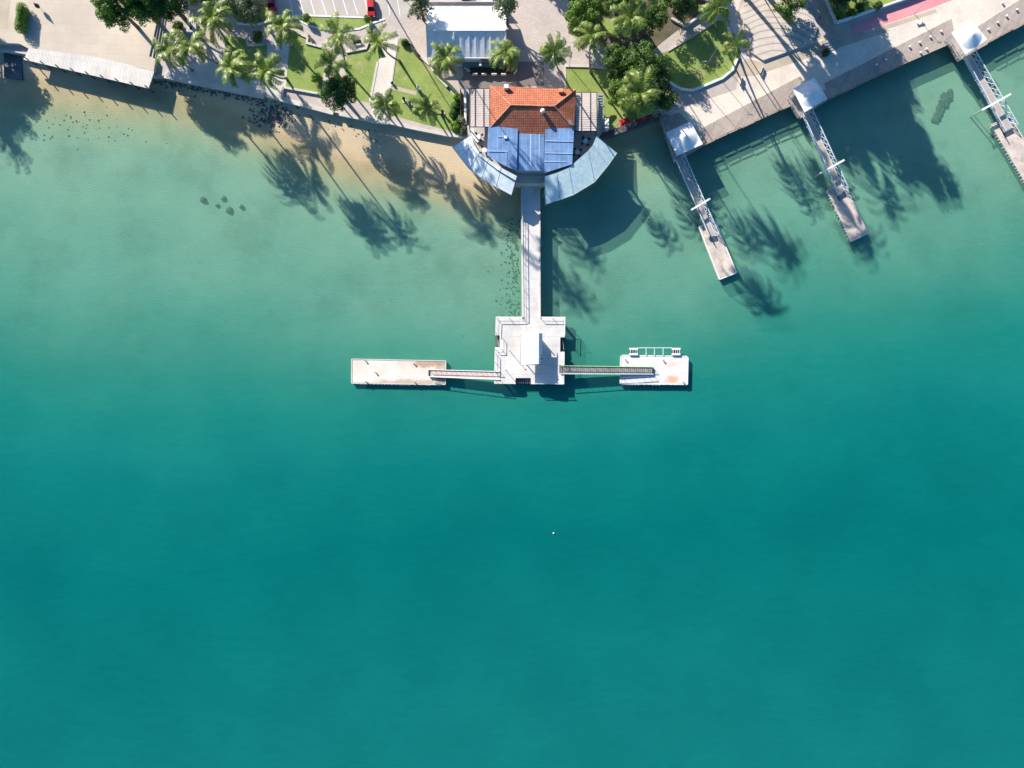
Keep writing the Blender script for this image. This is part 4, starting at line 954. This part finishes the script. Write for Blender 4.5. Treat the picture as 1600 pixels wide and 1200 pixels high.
for s_ in range(8):
    random.seed(40+s_); m_ = MB(); nf = 16+s_ % 4*3; L0 = 4.7
    for k in range(nf):
        lv = k/nf; az = k*2.399+random.uniform(-.25, .25)
        e0 = 1.35-1.75*lv+random.uniform(-.22, .22); frond(m_, az, e0, L0*random.uniform(.75, 1.15)*(.85 if lv < .15 else 1), 1.25+.9*random.random(), random.uniform(-.5, .5), random.uniform(.85, 1.15), -.3*lv)
    me_o = m_.build('crown', palm_leaf, at=(0, 0, 0)); me = me_o.data; bpy.data.objects.remove(me_o)
    m2 = MB()
    for k in range(3):
        frond(m2, random.uniform(0, 6.28), random.uniform(-.9, -.3), 3.8, 1.0, random.uniform(-.3, .3), .7, -.35)
    o2 = m2.build('dry', palm_old, at=(0, 0, 0)); me2 = o2.data; bpy.data.objects.remove(o2)
    m3 = MB()
    for k in range(7): a = random.uniform(0, 6.28); m3.ball((.32*math.cos(a), .32*math.sin(a), -.35+random.uniform(-.1, .1)), .16, 1.15, 7, 5)
    o3 = m3.build('nuts', leaf_b, at=(0, 0, 0)); me3 = o3.data; bpy.data.objects.remove(o3)
    CROWN.append((me, me2, me3))
def palm(cx, cy, bx, by, h, size, lab, grp='coconut palms', var=None, base=None):
    top = P(cx, cy, h); b0 = P(bx, by, GZ) if base is None else Vector(base)
    var = (int(cx*7+cy*3) if var is None else var) % 8
    t = thing('palm_tree', b0, lab, 'palm tree', grp)
    pts = []; rs = []; N = 9; mid = b0.lerp(top, .5)+Vector(((top.x-b0.x)*.18, (top.y-b0.y)*.18, -.4))
    for i in range(N+1):
        f = i/N; p = b0*(1-f)**2+mid*2*f*(1-f)+top*f*f; pts.append(p); rs.append((.24-.12*f+(.12 if i == 0 else 0))*(.6 if base is not None else 1))
    pts[-1] = top-Vector((0, 0, .1))
    MB().tube(pts, rs, 8).build('trunk', bark, t, True)
    for nm, me in zip(('crown', 'dry_fronds', 'coconuts'), CROWN[var]):
        o = bpy.data.objects.new(nm, me); C.objects.link(o); o.parent = t; o.location = top-b0
        o.rotation_euler = (.3*math.sin(cx), .3*math.cos(cy*1.3), (cx*1.7) % 6.28); o.scale = (size,)*3
    return t
PALMS = [
 (265, 78, 300, 110, 16, 1.0, 'coconut palm nearest the stone steps and the bleached deck'),
 (298, 70, 340, 99, 16, 1.05, 'coconut palm whose long bare trunk slants from the shaded lawn'),
 (363, 106, 400, 108, 19, 1.0, 'coconut palm leaning over the middle of the shaded promenade'),
 (417, 110, 447, 122, 19, .95, 'coconut palm leaning over the right end of the shaded promenade'),
 (332, 31, 352, 62, 14, 1.15, 'big coconut palm standing below the grey green trees at upper left'),
 (443, 42, 455, 72, 19, .95, 'coconut palm at the left tip of the crescent grass island'),
 (528, 55, 540, 108, 22, .95, 'coconut palm just below the crescent grass island'),
 (519, 100, 535, 125, 13, .8, 'small coconut palm rising behind the round dark tree'),
 (591, 65, 624, 95, 21.5, .9, 'coconut palm at the head of the white central path'),
 (602, 164, 612, 171, 10, .85, 'short coconut palm at the foot of the white central path'),
 (666, 169, 690, 179, 12, .8, 'short coconut palm on the lawn above the beach wall'),
 (695, 91, 708, 112, 9.5, .95, 'coconut palm at the lower left corner of the marquee'),
 (790, 84, 795, 110, 8.5, .95, 'coconut palm at the lower right corner of the marquee'),
 (866, 80, 876, 113, 22, .8, 'slender coconut palm left of the small lawn behind the restaurant'),
 (923, 57, 923, 113, 22, .85, 'tall coconut palm rooted at the kerb of the small lawn'),
 (985, 25, 985, 62, 26, .95, 'tallest coconut palm standing in the bright green tree cluster'),
 (1000, 145, 1003, 172, 12.5, 1.2, 'broad yellow green palm over the big dark tree by the seawall'),
 (1150, 70, 1155, 89, 18.5, .75, 'small crowned palm leaning at the right rim of the shaded lawn'),
 (1120, 12, 1120, 42, 20, .95, 'coconut palm at the top end of the shaded lawn')]
for a in PALMS: palm(*a)
OFF = [(118, 205, 33, 'tall coconut palm outside the top edge behind the marquee'), (96, 140, 37, 'tallest coconut palm outside the top edge behind the marquee'), (425, 210, 32, 'coconut palm outside the top edge above the patterned plaza'), (400, 120, 38, 'very tall palm outside the top edge above the white walk'),
       (590, 290, 26, 'palm outside the top edge above the pink lane'), (555, 222, 31, 'slender palm outside the top edge above the pink lane'), (500, 300, 26, 'palm outside the top edge above the patterned plaza corner'), (-795, 385, 14, 'palm outside the left edge of the photo')]
def src(sx, sy, h):
    """world position of a crown at height h whose shadow falls at photo offset (sx, sy)"""
    Lw = (h+1.2)/math.tan(R(EL)); return Vector((sx*S-Lw*math.cos(R(SHD)), sy*S+Lw*math.sin(R(SHD)), h))
for i, (sx, sy, h, lb) in enumerate(OFF):
    p = src(sx, sy, h); k = S*(H-h)/H; cx, cy = p.x/k+800, 600-p.y/k
    palm(cx, cy, 0, 0, h, 1.15, lb, 'palms beyond the photo edge', i, (p.x+1, max(p.y+.8, 92 if p.x > -100 else 0), GZ))

def tree(cx, cy, rpx, h, mat, lab, squash=.55, n=None, grp='leafy trees', leaf=.42, base=None, seed=0, dens=1.0, world=None, z0=GZ, name='leafy_tree'):
    rnd = random.Random(int(cx*13+cy*7+seed))
    hc = h*.68+.4; c = P(cx, cy, hc) if world is None else Vector((world[0], world[1], hc))
    rad = rpx*S*(H-hc)/H
    b0 = Vector((c.x+rad*.08, c.y+rad*.05, z0)) if base is None else P(*base, z0)
    if world is not None and c.y > 60: b0.y = max(b0.y, 93)
    t = thing(name, b0, lab, 'tree', grp)
    tm = MB(); fork = Vector((b0.x, b0.y, z0+(hc-z0)*.45)); tm.tube([b0, fork], [rad*.07+.14, rad*.05+.1], 8)
    vr = max(1.0, (h-z0)*squash*.8); cl = []
    nc = int((12+rad*rad*1.7)*dens)
    lobes = [(rnd.uniform(0, 6.28), rnd.uniform(.78, 1.12)) for _ in range(7)]
    for k in range(nc):
        th = rnd.uniform(0, 6.28); u = rnd.uniform(-.25, 1); rr = math.sqrt(max(0, 1-u*u))
        lob = 1
        for a, g in lobes: lob += (g-1)*math.exp(-((math.sin((th-a)/2))**2)*9)*1.6
        f = rnd.uniform(.62, 1.0) if rnd.random() < .8 else rnd.uniform(.2, .6)
        p = c+Vector((math.cos(th)*rr*rad*.84*lob*f, math.sin(th)*rr*rad*.84*lob*f, u*vr*f-.15*vr))
        cl.append((p, rnd.uniform(.5, 1.05)*min(1.5, .55+rad*.13)))
    for k in range(5):
        q = cl[rnd.randrange(len(cl))][0]; tm.tube([fork, fork.lerp(q, .5)+Vector((0, 0, .3)), q], [rad*.035+.06, rad*.025+.04, .03], 6)
    tm.build('trunk', bark2, t)
    vs = []; fs = []
    for p, r in cl:
        nl = int(115*r*r*(.42/leaf)**1.7)+20
        for _ in range(nl):
            d = Vector((rnd.gauss(0, 1), rnd.gauss(0, 1), rnd.gauss(.25, 1))).normalized(); q = p+d*r*rnd.uniform(.65, 1.05)
            nn = (d+Vector((rnd.uniform(-.7, .7), rnd.uniform(-.7, .7), rnd.uniform(-.2, .9)))).normalized()
            a = nn.orthogonal().normalized(); b_ = nn.cross(a); an = rnd.uniform(0, 6.28); a, b_ = a*math.cos(an)+b_*math.sin(an), b_*math.cos(an)-a*math.sin(an)
            s_ = leaf*rnd.uniform(.6, 1.15); k = len(vs)
            vs += [q-a*s_*.5, q+b_*s_*.3, q+a*s_*.5, q-b_*s_*.3]; fs.append((k, k+1, k+2, k+3))
    MB().add(vs, fs).build('crown', mat, t)
    return t
TREES = [
 (174, 8, 36, 18, leaf_g, 'bright green side of the big tree cluster over the beige plaza', .5, None, 'leafy trees', .42, None, 3, 2.0),
 (210, 2, 42, 16.5, leaf_g, 'big green tree over the beige plaza, left of the steps', .5, None, 'leafy trees', .42, None, 3, 2.0),
 (250, -8, 42, 17, leaf_d, 'dark tree shading the top of the stone steps', .5, None, 'leafy trees', .42, None, 3, 2.0),
 (390, 12, 31, 10, leaf_o, 'grey green tree beside the upper left red car'),
 (352, 2, 26, 10, leaf_o, 'grey green tree above the big palm at upper left'),
 (312, -8, 22, 11, leaf_g, 'green tree at the top edge above the blue grey plinth'),
 (527, 141, 33, 11.5, leaf_d, 'round dark tree overhanging the seawall above the beach', .5, None, 'leafy trees', .42, None, 3, 2.0),
 (653, 4, 28, 13, leaf_o, 'grey green tree at the upper left corner of the marquee'),
 (790, 10, 26, 14, leaf_o, 'grey green tree at the upper right corner of the marquee'),
 (905, 26, 31, 11, leaf_g, 'bright green tree on the left of the park tree cluster'),
 (930, 5, 33, 11, leaf_g, 'bright green tree at the top of the park tree cluster'),
 (965, 0, 30, 11, leaf_d, 'darker tree between the bright trees and the tallest palm'),
 (1012, 28, 40, 13, leaf_d, 'dark green tree right of the tallest palm'),
 (1058, 0, 36, 10, leaf_d, 'dark green tree over the diagonal path at the top edge'),
 (1008, 110, 50, 13, leaf_d, 'largest dark tree in the middle of the park by the seawall'),
 (975, 152, 38, 9, leaf_g, 'glossy green tree right beside the right pergola'),
 (1030, 155, 32, 10, leaf_d, 'dark tree hanging over the seawall near the first canopy'),
 (965, 98, 30, 10, leaf_d, 'dark tree on the right rim of the small lawn'),
 (1235, 12, 25, 7.5, leaf_g, 'green tree growing beside the patterned plaza'),
 (1313, 2, 20, 6, leaf_d, 'dark tree inside the white walled garden'),
 (1338, -18, 20, 7, leaf_d, 'dark tree at the top edge beyond the white walled garden')]
for a in TREES: tree(*a)
for i, (x, y, r, h, m_, lb) in enumerate([
  (716, 153, 7, 3.4, leaf_b, 'bright topmost shrub in the row left of the left pergola'), (713, 166, 7.5, 3.4, leaf_d, 'dark second shrub in the row left of the left pergola'),
  (709, 178, 7.5, 3.4, leaf_d, 'dark third shrub in the row left of the left pergola'), (722, 188, 9, 3.6, leaf_o, 'pale fourth shrub in the row left of the left pergola'),
  (712, 198, 9, 3.2, leaf_b, 'bright shrub above the seawall end by the left awning'), (724, 204, 9, 3.4, leaf_o, 'pale shrub touching the left awning'),
  (478, 27, 5, 4.2, leaf_g, 'small round shrub on the left of the crescent grass island'), (574, 30, 5, 4.2, leaf_g, 'small round shrub on the right of the crescent grass island'),
  (1344, 10, 8, 3.6, leaf_d, 'clipped dark ball shrub in the white walled garden'), (1372, 9, 8, 3.6, leaf_d, 'second clipped dark ball shrub toward the garden path'), (1312, 24, 6, 2.9, leaf_b, 'low bright shrub in the lower corner of the white walled garden'), (1330, 22, 7, 2.9, leaf_b, 'low bright shrub under the garden tree'),
  (403, 57, 8, 4.0, leaf_d, 'small dark bush by the low kerb of the shaded lawn'), (278, 40, 9, 4, leaf_d, 'dark bush left of the blue grey plinth'), (749, 224, 4, 3.4, leaf_b, 'potted bright shrub on the left terrace'), (493, 122, 10, 4.2, leaf_g, 'loose bush on the left side of the round dark tree'), (1290, 82, 6, 3.2, leaf_d, 'dark bush at the foot of the terrace steps'), (632, 66, 4, 3, leaf_d, 'small bush at the top tip of the triangular lawn')]):
    tree(x, y, r, h, m_, lb, .6, grp='garden shrubs', leaf=.3, dens=1.6, name='shrub')
# hedge
t = thing('hedge', P(33, 28, 3.0), 'long rounded bright green hedge on the left of the beige plaza', 'hedge')
vs = []; fs = []; rnd = random.Random(5)
for _ in range(2600):
    f = rnd.random(); cx, cy = 34.5-3.5*f, 10+35*f; c_ = P(cx, cy, 4.4); th = rnd.uniform(0, 6.28); u = rnd.uniform(-.6, 1); rr = math.sqrt(1-u*u)*(1.05+.12*math.sin(f*9))
    q = Vector((c_.x+math.cos(th)*rr*1.0, c_.y+math.sin(th)*rr*1.0, 4.2+u*1.4)); nn = Vector((math.cos(th)*rr, math.sin(th)*rr, u+.3)).normalized()
    a = (nn.orthogonal().normalized()+Vector((rnd.uniform(-.5, .5),)*3)).normalized(); b_ = nn.cross(a); s_ = .3; k = len(vs)
    vs += [q-a*s_*.5, q+b_*s_*.4, q+a*s_*.5, q-b_*s_*.4]; fs.append((k, k+1, k+2, k+3))
MB().add(vs, fs).build('foliage', leaf_b, t)
MB().tube([P(34.5, 12, 3.6), P(31, 43, 3.6)], 1.0, 8).build('core', leaf_d, t)
# trees beyond the frame whose shade falls into the picture
OT = [(-762, 447, 8, 6.5, 'leafy tree outside the left edge'), (-790, 425, 9, 6, 'second leafy tree outside the left edge'), (640, 348, 23.5, 6.8, 'huge tree outside the top edge above the pink lane'),
 (605, 372, 22, 7.5, 'tall dense tree outside the top edge beside the pink lane'), (590, 420, 19.5, 8, 'large tree outside the top edge beside the pink lane'), (530, 425, 19, 8.5, 'large tree outside the top edge above the terrace steps'), (575, 470, 16.5, 8, 'broad tree outside the top edge over the tan path'), (545, 505, 13.5, 7, 'dense tree outside the top edge over the walled garden'), (510, 380, 20.5, 6, 'narrower tree outside the top edge above the tan path')]
for i, (sx, sy, hc, r, lb) in enumerate(OT):
    p = src(sx, sy, hc); tree(i*31, i*17, r/S/(1-hc/H), (hc-.4)/.68, leaf_d, lb, .38, grp='trees beyond the photo edge', leaf=.8, world=(p.x, p.y), seed=i, dens=.9)
for i, (px_, py_, h, r, lb) in enumerate([(250, -75, 12, 7, 'tree beyond the top edge above the steps'), (318, -60, 12, 7, 'tree beyond the top edge above the big palm'), (385, -70, 11, 6, 'tree beyond the top edge above the upper red car'), (830, -85, 14, 7, 'tree beyond the top edge above the service yard'), (1050, -60, 13, 7, 'tree beyond the top edge above the diagonal path'), (1230, -70, 12, 6, 'tree beyond the top edge above the patterned plaza'), (1085, -20, 12, 5, 'tree beyond the top edge by the top palm')]):
    q = P(px_, py_, 2); tree(px_, py_, r/S, h, leaf_d, lb, .55, grp='trees beyond the photo edge', leaf=.7, world=(q.x, q.y))
# ------------------------------------------------------------------ park furniture and small structures
def bench(x, y, ang, lab, z=GZ, mat=dark_wood):
    t = thing('bench', (0, 0, 0), lab, 'bench', 'park benches'); MB().box((0, 0, .45), (1.9, .5, .08)).build('seat', mat, t); MB().box((0, .27, .75), (1.9, .06, .45)).build('backrest', mat, t)
    for s_ in (-.75, .75): MB().box((s_, 0, .2), (.1, .45, .42)).build('leg', steel, t)
    t.location = P(x, y, z); t.rotation_euler = (0, 0, R(ang))
bench(642, 74, -45, 'upper dark bench at the edge of the triangular lawn'); bench(652, 87, -45, 'lower dark bench at the edge of the triangular lawn')
bench(486, 62, -60, 'dark bench in the paved nook left of the lawn path'); bench(559, 68, 10, 'bench in the paved nook right of the tall palm')
bench(403, 63, 5, 'bench on the paved nook of the shaded lawn'); bench(1158, 128, 75, 'bench on the pale paving right of the shaded lawn', mat=concrete); bench(1190, 112, 70, 'pale stone bench on the terrace below the patterned plaza', mat=concrete)
def lowwall(pts, lab, h=.6, wd=.5, mat=concrete, z=GZ):
    q = PP(pts, z); m_ = MB()
    for i, (a, b_) in enumerate(zip(q, q[1:])): m_.bar(a+Vector((0, 0, h/2-.05)), b_+Vector((0, 0, h/2-.05)), wd+.006*(i % 2), h+.006*(i % 2))
    o = m_.build('low_wall', mat); return tag(o, lab, 'low wall', 'low park walls')
lowwall([(658, 90), (672, 103), (678, 112)], 'upper low pale wall beside the triangular lawn'); lowwall([(682, 119), (699, 137)], 'lower low pale wall beside the triangular lawn')
lowwall([(668, 92), (672, 103)], 'short dark upright wall by the marquee corner', .9, .5)
lowwall([(671, 98), (684, 114)], 'dark hedge box between the paving and the triangular lawn', .8, .7, dark_wood)
lowwall([(687, 121), (702, 134), (714, 147)], 'dark planter strip above the left pergola shrubs', .7, .7, M('planter_green', (.05, .09, .05), None, .9))
lowwall([(1289, 0), (1306, 37)], 'white garden wall on the left side of the walled garden', .7, .45, white)
lowwall([(1306, 37), (1411, 1), (1470, -22)], 'long white garden wall above the pink lane', 1.0, .4, white)
lowwall([(1048, 30), (1070, 42), (1090, 28)], 'zigzag pale wall under the top trees by the diagonal path', .7, .5)
lowwall([(720, 143), (721, 196)], 'brown fence wall between the shrubs and the left pergola', 1.7, .15, dark_wood)
lowwall([(727, 143), (728, 198)], 'white side wall of the left pergola', 1.6, .5, white)
lowwall([(1093, 18), (1107, 4)], 'bright white wall end by the top palm', .9, .5, white)
t = thing('concrete_plinth', P(299, 40, 2), 'blue grey plinth with a square hole in the shaded park', 'plinth')
MB().prism([tuple(P(x, y, 2.9)[:2]) for x, y in [(293, 33), (306, 34), (306, 50), (290, 49)]], 2.0, 2.9).build('body', concrete, t)
c_ = P(298, 44, 2.9); MB().box((c_.x, c_.y, 2.86), (.55, .8, .12)).build('hatch', black_m, t)
def totem(x, y, h, mat, lab, lean=0):
    p = P(x, y, GZ); t = thing('sculpture', p, lab, 'sculpture', 'sculptures on the lawn'); m_ = MB()
    m_.tube([p, p+Vector((0, 0, h*.3)), p+Vector((.05, 0, h*.55)), p+Vector((0, 0, h*.8)), p+Vector((lean, 0, h))], [.28, .2, .38, .22, .1], 8); m_.build('figure', mat, t, True)
    MB().cyl(tuple(p), .5, .15, 10).build('plinth', concrete, t)
totem(654, 140, 2.3, white, 'white sculpture at the end of the little grass track'); totem(632, 158, 2.4, dark_wood, 'left dark totem on the lawn between two short palms')
totem(641, 164, 2.3, stone, 'right dark totem on the lawn between two short palms'); totem(692, 178, 2.4, dark, 'dark sculpture at the beach end of the triangular lawn'); totem(613, 131, 1.0, dark, 'short dark post where the grass track meets the path')
t = thing('folded_parasol', P(62, 14, 3.0), 'folded dark parasol alone on the beige plaza', 'parasol')
p = P(64, 14, 3.0); MB().tube([p, p+Vector((0, 0, 2.5))], .04, 6).build('pole', steel, t); MB().tube([p+Vector((0, 0, .7)), p+Vector((0, 0, 1.3)), p+Vector((0, 0, 2.5))], [.3, .5, .03], 8).build('canopy', dark, t)
# terrace steps near the second canopy
for k in range(4):
    q = [(1284, 66+k*4.2), (1310-k*1.5, 59+k*4.4), (1311-k*1.5, 63+k*4.4), (1285, 70+k*4.2)]
    o = MB().prism([tuple(P(x, y, 2.1)[:2]) for x, y in q], 2.0, 2.5-.12*k).build('stone_step', M('step_stone', (.42, .38, .35), (.3, .28, .26), .85)); tag(o, ['topmost', 'second', 'third', 'lowest'][k]+' long stone step in the tree shade near the middle canopy', 'step', 'shaded terrace steps')
# person near the patterned plaza
def person(x, y, lab, z=GZ, ang=0.0, top=None, legs=None):
    t = thing('person', P(x, y, z), lab, 'person')
    def skinned(nm, verts, edges, rad, mat, root=0):
        me = bpy.data.meshes.new(nm); me.from_pydata(verts, edges, []); me.materials.append(mat)
        o = bpy.data.objects.new(nm, me); C.objects.link(o); o.parent = t
        o.modifiers.new('skin', 'SKIN'); 
        for i, r in enumerate(rad): me.skin_vertices[0].data[i].radius = (r, r)
        me.skin_vertices[0].data[root].use_root = True
        s_ = o.modifiers.new('sub', 'SUBSURF'); s_.levels = s_.render_levels = 1
        return o
    V = [(0, 0, .95), (0, 0, 1.2), (0, 0, 1.42), (0, 0, 1.52), (0, .02, 1.68), (.2, 0, 1.4), (.28, .03, 1.12), (.27, -.15, .92), (-.2, 0, 1.4), (-.28, .03, 1.12), (-.27, -.15, .92), (.1, 0, .88), (.12, -.1, .48), (.12, .02, .06), (.12, -.14, .04), (-.1, 0, .88), (-.13, .1, .48), (-.13, .2, .06), (-.13, .06, .04)]
    E = [(0, 1), (1, 2), (2, 3), (3, 4), (2, 5), (5, 6), (6, 7), (2, 8), (8, 9), (9, 10), (0, 11), (11, 12), (12, 13), (13, 14), (0, 15), (15, 16), (16, 17), (17, 18)]
    rr = [.15, .14, .16, .06, .1, .07, .05, .035, .07, .05, .035, .1, .07, .045, .04, .1, .07, .045, .04]
    skinned('body', V, E, rr, skin)
    skinned('shirt', [(0, 0, .98), (0, 0, 1.2), (0, 0, 1.42), (.22, 0, 1.38), (.27, .02, 1.2), (-.22, 0, 1.38), (-.27, .02, 1.2)], [(0, 1), (1, 2), (2, 3), (3, 4), (2, 5), (5, 6)], [.18, .17, .17, .09, .075, .09, .075], top or cloth_o)
    skinned('shorts', [(0, 0, .97), (.11, 0, .85), (.12, -.08, .55), (-.11, 0, .85), (-.13, .07, .55)], [(0, 1), (1, 2), (0, 3), (3, 4)], [.17, .12, .1, .12, .1], legs or cloth_d)
    MB().ball((0, .03, 1.72), .115, 1.0, 10, 6).build('hair', black_m, None).parent = t
    t.rotation_euler = (0, 0, ang); return t
pr = person(1283, 40, 'person in an orange shirt walking beside the patterned plaza', ang=1.0)
pr = person(1278, 31, 'person in dark clothes beside the person in the orange shirt', ang=2.2, top=cloth_d)
for o in bpy.data.objects:
    if o.name.startswith('hair'): o.location = (0, .03, 1.62)
